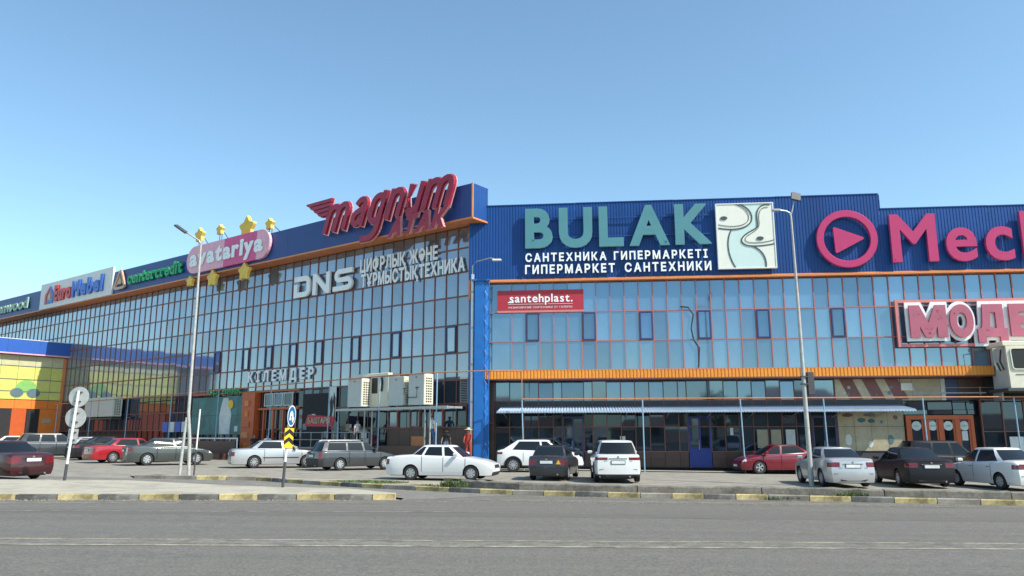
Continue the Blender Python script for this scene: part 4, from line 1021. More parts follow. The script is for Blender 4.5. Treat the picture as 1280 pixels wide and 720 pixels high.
MB().prism([(a, z+ZC-2.62) for a, z in [(-.16,2.48),(-.08,2.48),(-.06,2.62),(.02,2.66),(.04,2.56),(-.0,2.52),(.12,2.40),(.2,2.58),(.13,2.58),(.09,2.72),(-.02,2.78),(-.13,2.70)]], -.08, -.072, ro).build('arrow', 'letter_white', t)
r2 = lean @ Matrix.Rotation(radians(53),4,'Z')
MB().box(-.17,.17,-.075,-.05,1.2,1.82, r2).build('chevron_plate', 'sign_yellow', t)
for z in (1.30,1.55): MB().prism([(-.17,z),(0,z+.12),(.17,z),(.17,z+.13),(0,z+.25),(-.17,z+.13)], -.082, -.077, r2).build('chevron', 'black', t)

# ================================================================ vehicles
def hexc(r, g, b): return (r, g, b)
def paint(name, c, metal=.0, rough=.28): return mat(name, c, rough, metal=metal, var=.04, vscale=2, coat=.7, dirt=.06)
M['p_white'] = paint('white_car_paint', (.72,.72,.70)); M['p_silver'] = paint('silver_car_paint', (.50,.51,.51), .5, .35)
M['p_grey'] = paint('dark_grey_car_paint', (.05,.055,.06), .3, .35); M['p_green'] = paint('grey_green_car_paint', (.07,.08,.075), .4, .35)
M['p_black'] = mat('black_car_paint', (.012,.012,.015), .42, var=.1, spec=.35, dirt=.1); M['p_red'] = paint('bright_red_car_paint', (.34,.012,.02)); M['p_maroon'] = paint('maroon_car_paint', (.045,.004,.007), 0, .4)
M['p_cherry'] = paint('cherry_car_paint', (.17,.008,.018)); M['p_char'] = paint('charcoal_car_paint', (.030,.032,.037), .2, .4)
M['cglass'] = mat('car_glass', (.010,.013,.015), .05, var=.02, spec=.45); M['tyre'] = mat('tyre', (.022,.021,.02), .85, var=.15)
M['rim'] = mat('alloy_rim', (.50,.51,.52), .35, metal=.6); M['lamp_red'] = mat('tail_lamp_red', (.15,.006,.010), .15, coat=.4, var=.35, vscale=9); M['lamp_clear'] = mat('head_lamp', (.62,.64,.64), .12, coat=1)
M['trim'] = mat('black_trim', (.02,.02,.021), .6); M['chrome'] = mat('chrome', (.7,.7,.7), .15, metal=1); M['plate'] = mat('number_plate', (.72,.73,.72), .4)
def lerp(pts, x):
    if x <= pts[0][0]: return pts[0][1]
    for (a, va), (b, vb) in zip(pts[:-1], pts[1:]):
        if x <= b: t = (x-a)/(b-a); t = t*t*(3-2*t)*.5+t*.5; return va+(vb-va)*t
    return pts[-1][1]
wheel_cache = {}
def wheel(parent, x, y, r, side, style, cap):
    key = (round(r,3), style, cap)
    if key not in wheel_cache:
        mb = MB(); n = 28; w = .1
        prof = [(r*.62,-w),(r*.93,-w),(r,-w*.7),(r,w*.7),(r*.93,w),(r*.62,w*.95),(r*.62,w*.6)]
        for i in range(n):
            a = 2*pi*i/n
            for q, yy in prof: mb.v.append((q*cos(a), yy, q*sin(a)))
        k = len(prof)
        for i in range(n):
            for j in range(k-1): mb.f.append((i*k+j, i*k+j+1, ((i+1)%n)*k+j+1, ((i+1)%n)*k+j)); mb.m.append(0)
        mb.f.append(tuple(i*k for i in range(n))); mb.m.append(0)
        ty = mb.build('tyre', 'tyre', None, smooth=True); tm = ty.data; bpy.data.objects.remove(ty)
        mb = MB(); mb.mi = 0
        ro_, ri = r*.64, r*.58
        for i in range(n):
            a = 2*pi*i/n
            for q, yy in ((ro_,w*.93),(ri,w*.98),(ri,w*.35)): mb.v.append((q*cos(a), yy, q*sin(a)))
        for i in range(n):
            for j in range(2): mb.f.append((i*3+j, i*3+j+1, ((i+1)%n)*3+j+1, ((i+1)%n)*3+j)); mb.m.append(0)
        mb.f.append(tuple(i*3+2 for i in range(n))); mb.m.append(1)
        mb.prism([(r*.13*cos(2*pi*i/12), r*.13*sin(2*pi*i/12)) for i in range(12)], w*.4, w*.95)
        ns = {'alloy': 5, 'multi': 10, 'steel': 8, 'cap': 7}[style]
        for s_ in range(ns):
            a = 2*pi*s_/ns; wid = {'alloy':.26,'multi':.11,'steel':.22,'cap':.30}[style]
            p = [(r*.1*cos(a-.6), r*.1*sin(a-.6)),(ri*1.01*cos(a-wid), ri*1.01*sin(a-wid)),(ri*1.01*cos(a+wid), ri*1.01*sin(a+wid)),(r*.1*cos(a+.6), r*.1*sin(a+.6))]
            mb.prism(p, w*.5+.0005*s_, w*.88+.0007*s_)
        rm = mb.build('rim', [cap, 'black'], None); rmm = rm.data; bpy.data.objects.remove(rm)
        wheel_cache[key] = (tm, rmm)
    tm, rmm = wheel_cache[key]
    wo = link('wheel', tm, parent); wo.location = (x, y, r); wo.rotation_euler = (0, random.uniform(0, 6), 0 if side > 0 else pi)
    link('rim', rmm, wo)
def car(label, cat, x, y, heading, p, paint_, tail='side', rimstyle='multi', rimmat='rim', bumper=None, name='parked_car', mirror=None, extras=()):
    """heading: azimuth clockwise from +Y of the nose. p: dimensions."""
    L_, W_, wb, r = p['L'], p['W'], p['wb'], p['r']; fo = p['fo']; ro_ = L_-wb-fo
    xf, xr = wb/2, -wb/2; x1, x0 = xf+fo, xr-ro_
    root = thing(name, label, cat, (x, y, G(x)), pi/2-radians(heading), 'cars parked in front of the shopping centre' if name == 'parked_car' else None)
    root.rotation_euler = (0, 0, pi/2-radians(heading))
    zt_pts = p['deck']; sill = p.get('sill', .2); ar = r+.055
    lv = sorted([sill, .34, .50, p['tl'][0], p['tl'][1], p['hl'][0]]); NV = len(lv)
    def hw(x):
        e = 0
        if x > x1-.8: e = ((x-(x1-.8))/.8)**2.4*.17
        if x < x0+.6: e = ((x0+.6-x)/.6)**2.4*.12
        return W_/2*(1-e)
    def xoff(x, z):
        o = 0
        if x > x1-.25: o = -(x-(x1-.25))/.25*(max(0, z-.5)*p.get('fs',.25)+max(0,.36-z)*.4)
        if x < x0+.25: o = ((x0+.25)-x)/.25*(max(0, z-.55)*p.get('rs',.12)+max(0,.36-z)*.3)
        return o
    st = set([x0, x0+.06, x0+.16, x0+.28, x1, x1-.06, x1-.16, x1-.28, x1-.45])
    for c in (xf, xr):
        for k in range(0, 13): st.add(round(c+ar*cos(pi*k/12), 4))
        st.add(round(c+ar+.004, 4)); st.add(round(c-ar-.004, 4))
    gaps = p['doors']
    for d in gaps: st.add(d-.012); st.add(d+.012)
    for q in [a for a, _ in zt_pts]: st.add(q)
    k = x0+.4
    while k < x1: 
        if all(abs(k-s) > .07 for s in st): st.add(k)
        k += .14
    st = sorted(s for s in st if x0 <= s <= x1)
    facz = [(0,.90),(.26,.945),(.36,.98),(.5,.997),(.62,1.),(.78,.992),(1.1,.96)]
    grid = []
    for xx in st:
        zb = sill
        for c in (xf, xr):
            if abs(xx-c) < ar+.002: zb = max(zb, r+math.sqrt(max(0, ar*ar-(xx-c)**2))*1.0)
        zt = lerp(zt_pts, xx); zs = [min(max(l, zb), zt-.07) for l in lv]+[zt-.04, zt]
        col = []
        for v, z in enumerate(zs):
            f = lerp(facz, z) if v < NV else ((lerp(facz, z)-.012) if v == NV else .90)
            yy = hw(xx)*f; col.append((xx+xoff(xx, z), yy, z))
        for ky, dz in ((.74,.018),(.4,.03),(0,.035)): col.append((xx+xoff(xx, zt), hw(xx)*ky*.98 if ky else 0, zt+dz))
        grid.append(col)
    parts = {}
    def put(key, quad):
        a = [Vector(q) for q in quad]
        if ((a[2]-a[0]).cross(a[3]-a[1])).length < 1e-5: return
        mb = parts.setdefault(key, MB()); n = len(mb.v); mb.v += [tuple(q) for q in quad]; mb.f.append(tuple(range(n, n+len(quad)))); mb.m.append(0)
    tlz, hlz = p['tl'], p['hl']; tlw, hlw = p.get('tlw', .25), p.get('hlw', .3)
    for i in range(len(st)-1):
        xm = (st[i]+st[i+1])/2
        if any(abs(xm-d) < .011 for d in gaps) : gap = True
        else: gap = False
        for v in range(NV+4):
            zm = (grid[i][v][2]+grid[i][v+1][2]+grid[i+1][v][2]+grid[i+1][v+1][2])/4
            for sgn in (1, -1):
                q = [grid[i][v], grid[i+1][v], grid[i+1][v+1], grid[i][v+1]]; q = [(a, b*sgn, c) for a, b, c in q]
                if sgn < 0: q = q[::-1]
                if v < NV+1:
                    if gap and grid[i][v][2] > sill+.08: continue
                    key = 'body'
                    if v >= 1:
                        for n_, (d0, d1) in enumerate(zip(gaps[:-1], gaps[1:])):
                            if d0 < xm < d1: key = ('door', n_, sgn)
                    if xm < x0+tlw and tlz[0] < zm < tlz[1]: key = ('tail_light', sgn)
                    if xm > x1-hlw and hlz[0] < zm < hlz[1]: key = ('headlight', sgn)
                    if bumper and zm < .56 and (xm < x0+.3 or xm > x1-.35): key = ('bumper', xm > 0)
                    if bumper == 'lower' : 
                        if zm < .34+.05 and v == 0: key = 'lower_trim'
                        elif key[0] == 'bumper': key = 'body'
                else: key = 'body'
                put(key, q)
    # end caps, with rows across
    for end, col, sg in (('r', grid[0], -1), ('f', grid[-1], 1)):
        ys = [-1, -p.get('tly', .60), -.3, .3, p.get('tly', .60), 1]
        for v in range(NV+1):
            for a in range(5):
                z0_, z1_ = col[v][2], col[v+1][2]; zm = (z0_+z1_)/2
                bow = lambda k, q: (q[0]+sg*.05*(1-abs(k)**2), q[1]*k, q[2])
                q = [bow(ys[a], col[v]), bow(ys[a+1], col[v]), bow(ys[a+1], col[v+1]), bow(ys[a], col[v+1])]
                if sg < 0: q = q[::-1]
                key = 'body'
                if end == 'r' and tlz[0] < zm < tlz[1] and (a in (0, 4)): key = ('tail_light', 1 if a == 4 else -1)
                if end == 'f':
                    if hlz[0] < zm < hlz[1] and a in (0, 4): key = ('headlight', 1 if a == 4 else -1)
                    elif hlz[0] < zm < hlz[1] and v >= 2: key = 'grille'
                    elif v == 0: key = 'grille'
                if bumper and bumper != 'lower' and zm < .56: key = ('bumper', sg > 0)
                if bumper == 'lower' and v == 0: key = 'lower_trim'
                put(key, q)
        # roof of the cap (bow to top centre strip)
        pts = [(col[NV+1][0]+sg*.05*(1-abs(k)**2), col[NV+1][1]*k, col[NV+1][2]) for k in ys]
        inner = [(col[NV+1][0], col[NV+1][1]*k, col[NV+1][2]) for k in ys]
        for a in range(5): put('body', [pts[a], pts[a+1], inner[a+1], inner[a]])
        A_, B_, C2, D2 = col[NV+1], col[NV+2], col[NV+3], col[NV+4]; c = [A_, B_, C2, D2, (C2[0], -C2[1], C2[2]), (B_[0], -B_[1], B_[2]), (A_[0], -A_[1], A_[2])]
        put('body', c)
    # greenhouse
    gh = p['gh']; bz = p['belt']; rz = p['roof']
    cols = []   # (xb, yb, xt, yt, kind of the span that follows)
    yb, yt = W_/2*.885, W_/2*p.get('tumble', .66)
    wbx, wtx, rtx, rbx = gh['wb'], gh['wt'], gh['rt'], gh['rb']
    cols.append((wbx, 0, wtx, 0, 'windscreen')); cols.append((wbx-.05, yb*.5, wtx-.03, yt*.5, 'windscreen')); cols.append((wbx-.20, yb*.88, wtx-.10, yt*.88, 'body'))
    cols.append((wbx-.36, yb, wtx-.20, yt, 'side_window'))
    pil = gh['pillars']
    for xb_, xt_ in pil:
        cols.append((xb_+.05, yb, xt_+.045, yt, 'pillar')); cols.append((xb_-.05, yb, xt_-.045, yt, 'side_window'))
    cols.append((gh['qe'][0], yb, gh['qe'][1], yt, 'body'))
    cols.append((rbx+.14, yb*.90, rtx+.06, yt*.90, 'rear_window')); cols.append((rbx+.03, yb*.5, rtx+.02, yt*.5, 'rear_window')); cols.append((rbx, 0, rtx, 0, None))
    lvl = [(0,0),(.10,.0),(.5,.022),(.90,.012),(1.0,0)]
    def zb_(xb): return lerp(zt_pts, min(max(xb, x0), x1))-.02
    G_ = []
    for (xb, ybb, xt, ytt, kd) in cols:
        zt_ = rz(xt) if callable(rz) else rz; c = []
        z0_ = zb_(xb)
        for t, b in lvl:
            yy = ybb+(ytt-ybb)*t; yy += b*(1 if ybb > 0 else 0); xx = xb+(xt-xb)*t
            c.append((xx, yy, z0_+(zt_-z0_)*t))
        G_.append(c)
    for i in range(len(cols)-1):
        kd = cols[i][4]
        for l in range(4):
            for sgn in (1, -1):
                q = [(a, b*sgn, c) for a, b, c in (G_[i+1][l], G_[i][l], G_[i][l+1], G_[i+1][l+1])]
                if sgn < 0: q = q[::-1]
                key = 'body'
                if l in (1, 2):
                    if kd == 'side_window': key = ('side_window', i, sgn)
                    elif kd in ('windscreen', 'rear_window'): key = kd
                    elif kd == 'pillar': key = 'pillar' if p.get('blackpillar') else 'body'
                if l == 0 and kd in ('windscreen', 'rear_window'): key = kd
                put(key, q)
    # roof
    prev = None
    for i in range(len(cols)):
        a = G_[i][-1]; cr = .04 if 2 < i < len(cols)-3 else .02
        line = [(a[0], a[1], a[2]), (a[0], a[1]*.8, a[2]+cr*.6), (a[0], 0, a[2]+cr), (a[0], -a[1]*.8, a[2]+cr*.6), (a[0], -a[1], a[2])]
        if i in (0, len(cols)-1): line = [(a[0], 0, a[2])]*5
        if prev:
            for k in range(4): put('roof', [prev[k], prev[k+1], line[k+1], line[k]])
        prev = line
    pm = {'body': paint_, 'roof': paint_, 'bumper': 'trim', 'lower_trim': 'trim', 'grille': 'trim', 'windscreen': 'cglass', 'rear_window': 'cglass', 'pillar': 'trim'}
    if tail == 'dark': pass
    bodyo = None
    for key in ['body']+[k for k in parts if k != 'body']:
        nm = key if isinstance(key, str) else key[0]
        m = pm.get(nm) or {'door': paint_, 'tail_light': 'lamp_red', 'headlight': 'lamp_clear', 'side_window': 'cglass'}[nm]
        o = parts[key].build(nm, m, root, smooth=True)
        if nm == 'body': bodyo = o
    # dark underbody
    MB().box(x0+.12, x1-.12, -W_/2+.30, W_/2-.30, .17, .62).box(x0+.35, xf+.42, -W_/2+.30, W_/2-.30, .6, .76).box(xr+ar+.02, xf-ar-.02, -W_/2*.93+.02, W_/2*.93-.02, .215, lerp(zt_pts,0)-.06).build('underbody', 'black', root)
    if p.get('interior', 1): MB().box(rbx+.5, wbx-.5, -yt*.8, yt*.8, lerp(zt_pts,0)-.1, lerp(zt_pts,0)+.12).build('seats', 'dark_grey', root)
    for xx in (xf, xr):
        for sgn in (1, -1): wheel(root, xx, sgn*(W_/2-.115), r, sgn, rimstyle, rimmat)
    # seams and rear details
    zs_ = p['tl'][0]-.03
    def xrear(z, k=0): return x0+xoff(x0, z)-.05*(1-k*k)
    for z, w_ in ((zs_, .60), (.52, .80)):
        MB().box(xrear(z,w_)-.004, xrear(z,w_)+.02, -W_/2*w_, W_/2*w_, z-.008, z+.008).build('panel_seam', 'trim', root)
    MB().bevbox(xrear(.3,.7)-.012, xrear(.3,.7)+.03, -W_/2*.55, W_/2*.55, .25, .34, .01).build('bumper_insert', 'trim', root)
    zc = p['tl'][1]-.05
    MB().box(xrear(zc)-.012, xrear(zc)+.02, -.36, .36, zc-.02, zc+.012).build('boot_trim', 'chrome' if rimstyle in ('multi','alloy') else 'trim', root)
    MB().tube([(xrear(zc+.06)-.006,0,zc+.055),(xrear(zc+.06)+.01,0,zc+.055)], .038, 10).build('emblem', 'chrome', root)
    # plates, mirrors, handles, mouldings
    zpl = p.get('plate', .62)
    xp = xrear(zpl)+.012
    MB().box(xp-.03, xp+.02, -.28, .28, zpl-.075, zpl+.075).build('plate_frame', 'trim', root)
    MB().box(xp-.036, xp-.031, -.26, .26, zpl-.056, zpl+.056).build('number_plate', 'plate', root)
    xq = x1+.05-.02; MB().box(xq-.02, xq+.02, -.27, .27, .36, .47).build('number_plate', 'plate', root)
    zb0 = lerp(zt_pts, wbx-.5)
    for sgn in (1, -1):
        y0 = sgn*(yb+.02); y1 = sgn*(yb+.20)
        T = Matrix.Translation((wbx-.48, (y0+y1)/2+sgn*.03, zb0+.10))
        mb = MB(); mb.bevbox(-.07,.08,-.10,.10,-.065,.07,.03, T); mo = mb.build('mirror', mirror or paint_, root, smooth=True)
        for n_, (d0, d1) in enumerate(zip(gaps[:-1], gaps[1:])):
            hx = d0+.13; hz = zb0-.11
            MB().bevbox(hx-.07,hx+.09,sgn*(W_/2*.965)-.012*(1),sgn*(W_/2*.965)+.022,hz-.015,hz+.018,.008).build('door_handle', mirror or ('trim' if paint_ in ('p_white','p_maroon') and rimstyle != 'multi' else paint_), root)
    if p.get('moulding'): 
        for sgn in (1,-1):
            y_ = sgn*(W_/2*.998+.004)
            MB().box(xr+ar+.05, xf-ar-.05, min(y_, y_-sgn*.02), max(y_, y_+sgn*.012), .50, .55).build('side_moulding', 'trim', root)
    if p.get('rails'):
        for sgn in (1,-1): MB().tube([(wtx-.45, sgn*yt*.93, rz+.03),(wtx-.6, sgn*yt*.93, rz+.075),(rtx+.35, sgn*yt*.93, rz+.075),(rtx+.2, sgn*yt*.93, rz+.03)], .016, 6).build('roof_rail', p['rails'], root)
    if p.get('arches'):
        for cx_ in (xf, xr):
            for sgn in (1,-1):
                mb = MB(); n = 14
                for i in range(n+1):
                    a = pi*i/n
                    for q in (ar-.01, ar+.06): mb.v.append((cx_+q*cos(a), sgn*(W_/2*.995+.012), max(r+q*sin(a)-.02,.2))); mb.v.append((cx_+q*cos(a), sgn*(W_/2*.93), max(r+q*sin(a)-.02,.2)))
                for i in range(n):
                    a = 4*i; mb.f += [(a,a+2,a+6,a+4),(a+2,a+3,a+7,a+6),(a,a+4,a+5,a+1)]; mb.m += [0]*3
                mb.build('wheel_arch', 'trim', root, recalc=True)
    if p.get('wiper'): 
        pass
    MB().tube([(x0+.1,-.45,.26),(x0-.04,-.45,.25)], .03, 8).build('exhaust', 'steel', root)
    for ex in extras: ex(root, locals())
    return root
sedan90 = dict(L=4.48, W=1.66, wb=2.52, r=.29, fo=.87, deck=[(-2.09,.90),(-1.95,.95),(-1.2,.99),(-.9,.965),(.5,.93),(.95,.90),(1.6,.80),(2.0,.68),(2.13,.62)], doors=[-.80,.10,1.02], tl=(.62,.84), hl=(.48,.66), tlw=.14, hlw=.22,
    gh=dict(wb=1.12, wt=.42, rt=-.88, rb=-1.42, pillars=[(.10,.02),(-.80,-.60)], qe=(-1.22,-.74)), belt=.93, roof=1.36, plate=.74, fs=.3)
old_sedan = dict(sedan90, L=4.75, W=1.76, wb=2.70, fo=.90, deck=[(-2.5,.90),(-2.35,.96),(-1.4,1.0),(-1,.97),(.5,.94),(1.0,.92),(1.7,.85),(2.1,.76),(2.25,.70)], doors=[-.85,.12,1.08], gh=dict(wb=1.2, wt=.5, rt=-1.05, rb=-1.7, pillars=[(.12,.04)], qe=(-1.28,-.86)), roof=1.39, r=.315, moulding=1)
mod_sedan = dict(L=4.58, W=1.78, wb=2.62, r=.325, fo=.94, deck=[(-2.33,.98),(-2.1,1.06),(-1.5,1.07),(-.9,1.0),(.5,.96),(1.0,.95),(1.6,.87),(2.05,.74),(2.25,.62)], doors=[-.82,.16,1.10], tl=(.76,.93), hl=(.62,.76), tly=.62, tlw=.26, hlw=.30,
    gh=dict(wb=1.42, wt=.45, rt=-.85, rb=-1.62, pillars=[(.14,.04)], qe=(-1.25,-.72)), belt=.97, roof=1.44, plate=.80, fs=.4, tumble=.62)
wagon = dict(L=4.5, W=1.69, wb=2.52, r=.30, fo=.82, deck=[(-2.42,.92),(-2.1,.95),(-1,.94),(.5,.92),(1.0,.90),(1.6,.80),(2.0,.69),(2.1,.62)], doors=[-.78,.10,1.0], tl=(.60,.88), hl=(.48,.68), tly=.8, tlw=.16, hlw=.2,
    gh=dict(wb=1.15, wt=.42, rt=-2.05, rb=-2.35, pillars=[(.10,.02),(-.86,-.84)], qe=(-1.95,-1.80)), belt=.93, roof=1.40, plate=.72, rails='steel')
suv = dict(L=4.48, W=1.85, wb=2.66, r=.355, fo=.90, sill=.26, deck=[(-2.16,1.06),(-1.9,1.10),(-1,1.06),(.5,1.03),(1.0,1.03),(1.6,.98),(2.05,.86),(2.2,.72)], doors=[-.80,.16,1.12], tl=(.88,1.0), hl=(.72,.86), tly=.52, tlw=.30, hlw=.4,
    gh=dict(wb=1.38, wt=.60, rt=-1.72, rb=-2.08, pillars=[(.14,.06),(-.82,-.74)], qe=(-1.62,-1.45)), belt=1.04, roof=1.62, plate=.80, fs=.25, rs=.05, arches=1, tumble=.68)
hrv = dict(suv, L=4.33, W=1.79, wb=2.61, deck=[(-2.1,1.04),(-1.9,1.10),(-1,1.05),(.5,1.01),(1.0,1.01),(1.6,.97),(2.0,.88),(2.1,.72)], roof=1.57, gh=dict(wb=1.42, wt=.52, rt=-1.15, rb=-2.02, pillars=[(.14,.06)], qe=(-1.40,-.95)))
hatch = dict(sedan90, L=4.0, W=1.65, wb=2.46, fo=.78, deck=[(-2.0,.92),(-1.75,.98),(-1.0,.95),(.5,.92),(.95,.90),(1.5,.80),(1.9,.68),(2.0,.62)], gh=dict(wb=1.1, wt=.42, rt=-1.05, rb=-1.72, pillars=[(.10,.02)], qe=(-1.35,-1.0)), tl=(.64,.84), roof=1.38)
granta = dict(mod_sedan, L=4.27, W=1.70, wb=2.476, r=.30, fo=.83, deck=[(-2.2,.95),(-2.0,1.04),(-1.5,1.06),(-.9,.98),(.5,.94),(1.0,.93),(1.6,.85),(1.95,.74),(2.07,.62)], roof=1.49, gh=dict(wb=1.32, wt=.50, rt=-.80, rb=-1.50, pillars=[(.12,.04)], qe=(-1.16,-.70)))

# solved so that the near wheels stand where the photograph shows them
def place(px_r, wbase, near, heading, W_):
    """world centre from the ground contact of the near rear wheel"""
    h = radians(heading); f = Vector((sin(h), cos(h))); l = Vector((-cos(h), sin(h)))
    c = Vector(px_r)+f*wbase/2-l*(W_/2-.1)*near
    return c.x, c.y
def grp_sticker(root, L):
    xr_ = L['xrear'](.7)-.012
    MB().add([(xr_,-.60,.66),(xr_,-.40,.66),(xr_,-.50,.84),(xr_+.008,-.60,.66),(xr_+.008,-.40,.66),(xr_+.008,-.50,.84)], [(0,2,1),(3,4,5),(0,1,4,3),(1,2,5,4),(2,0,3,5)]).build('sticker', 'sign_yellow', root)
CARS = []
def C_(label, cat, rear, near, heading, p, paint_, **k):
    x, y = place(rear, p['wb'], near, heading, p['W']); return car(label, cat, x, y, heading, p, paint_, **k)
C_('white saloon car with tinted windows, nose right, in the middle near the verge', 'car', (-4.10,32.1), -1, 102, sedan90, 'p_white', rimstyle='cap', rimmat='p_silver')
C_('dark grey estate car with roof rails, between the silver and white saloons', 'car', (-8.65,39.6), -1, 52, wagon, 'p_grey', rimstyle='steel', bumper='all')
C_('silver saloon car with a black side strip, behind the chevron sign', 'car', (-13.5,41.3), -1, 64, old_sedan, 'p_silver', rimstyle='multi', bumper=None)
C_('dark grey green saloon car behind the left lamp post', 'car', (-20.0,43.2), -1, 52, mod_sedan, 'p_green', rimstyle='cap')
C_('bright red saloon car beside the grey green saloon', 'car', (-23.4,46.2), -1, 42, old_sedan, 'p_red', rimstyle='multi')
C_('black saloon car mostly hidden behind the bright red one', 'car', (-27.0,50.5), -1, 42, mod_sedan, 'p_black')
C_('silver saloon car seen behind the two round signs', 'car', (-29.8,53.6), -1, 48, old_sedan, 'p_silver')
C_('dark grey off-roader with a white pillar, far left before the entrance block', 'car', (-31.6,51.6), -1, 50, suv, 'p_grey')
C_('white car cut by the left frame edge behind the maroon saloon', 'car', (-36.6,56), -1, 56, old_sedan, 'p_white')
C_('maroon old saloon car driving left along the service road', 'car', (-18.1,30.0), 1-2, -62, old_sedan, 'p_maroon', name='moving_car', rimstyle='steel', bumper=None)
C_('white crossover car with black wheel arches by the corner of the right wing', 'car', (.05,39.8), -1, 93, hrv, 'p_white', rimstyle='multi', bumper='lower')
C_('small charcoal hatchback seen from behind with a yellow triangle sticker', 'car', (2.28,33.0), -1, 13, hatch, 'p_char', rimstyle='steel', extras=(grp_sticker,))
C_('white sport utility car seen from behind, right of the charcoal hatchback', 'car', (3.40,32.1), 1, 3, suv, 'p_white', rimstyle='alloy', bumper='lower')
C_('cherry red saloon car facing left beyond the right lamp post', 'car', (15.25,40.6), 1, -93, dict(mod_sedan, wb=2.61), 'p_cherry', rimstyle='alloy')
C_('silver saloon car seen from behind next to the right lamp post', 'car', (11.95,30.5), 1, 3, mod_sedan, 'p_silver', rimstyle='multi')
C_('black saloon car between the silver saloon and the white one', 'car', (15.15,31.0), 1, 8, dict(mod_sedan, L=4.75, W=1.83, wb=2.7, roof=1.46), 'p_black', rimstyle='multi')
C_('black sport utility car facing right behind the black saloon', 'car', (20.2,38.9), -1, 96, dict(suv, L=4.8, roof=1.72), 'p_black', rimstyle='multi', )
C_('white saloon car cut by the right frame edge', 'car', (18.25,29.6), 1, -5, granta, 'p_white', rimstyle='cap', rimmat='p_silver')

# ================================================================ people
M['skin'] = mat('skin', (.42,.25,.17), .6, var=.06); M['hair'] = mat('hair', (.015,.012,.01), .7)
M['shirt_w'] = mat('white_shirt', (.72,.73,.74), .8); M['jeans'] = mat('blue_jeans', (.08,.17,.38), .85); M['trouser'] = mat('black_trousers', (.015,.015,.018), .8)
M['shirt_k'] = mat('black_shirt', (.02,.02,.025), .8); M['dress_r'] = mat('red_overall', (.38,.045,.03), .75, var=.25, vscale=8); M['straw'] = mat('straw', (.70,.52,.28), .8)
def skin_mesh(name, m, nodes, edges, root_i, parent, sub=1):
    me = bpy.data.meshes.new(name); me.from_pydata([n[:3] for n in nodes], edges, [])
    o = bpy.data.objects.new(name, me); COL.objects.link(o)
    sk = o.modifiers.new('s', 'SKIN'); sk.use_smooth_shade = True
    for i, n in enumerate(nodes):
        v = me.skin_vertices[0].data[i]; rr = n[3]; v.radius = rr if isinstance(rr, tuple) else (rr, rr); v.use_root = (i == root_i)
    ss = o.modifiers.new('u', 'SUBSURF'); ss.levels = sub; ss.render_levels = sub
    dg = bpy.context.evaluated_depsgraph_get(); dg.update(); em = bpy.data.meshes.new_from_object(o.evaluated_get(dg)); em.name = name
    bpy.data.objects.remove(o); em.materials.clear()
    for x in (m if isinstance(m, list) else [m]): em.materials.append(M[x])
    return link(name, em, parent), em
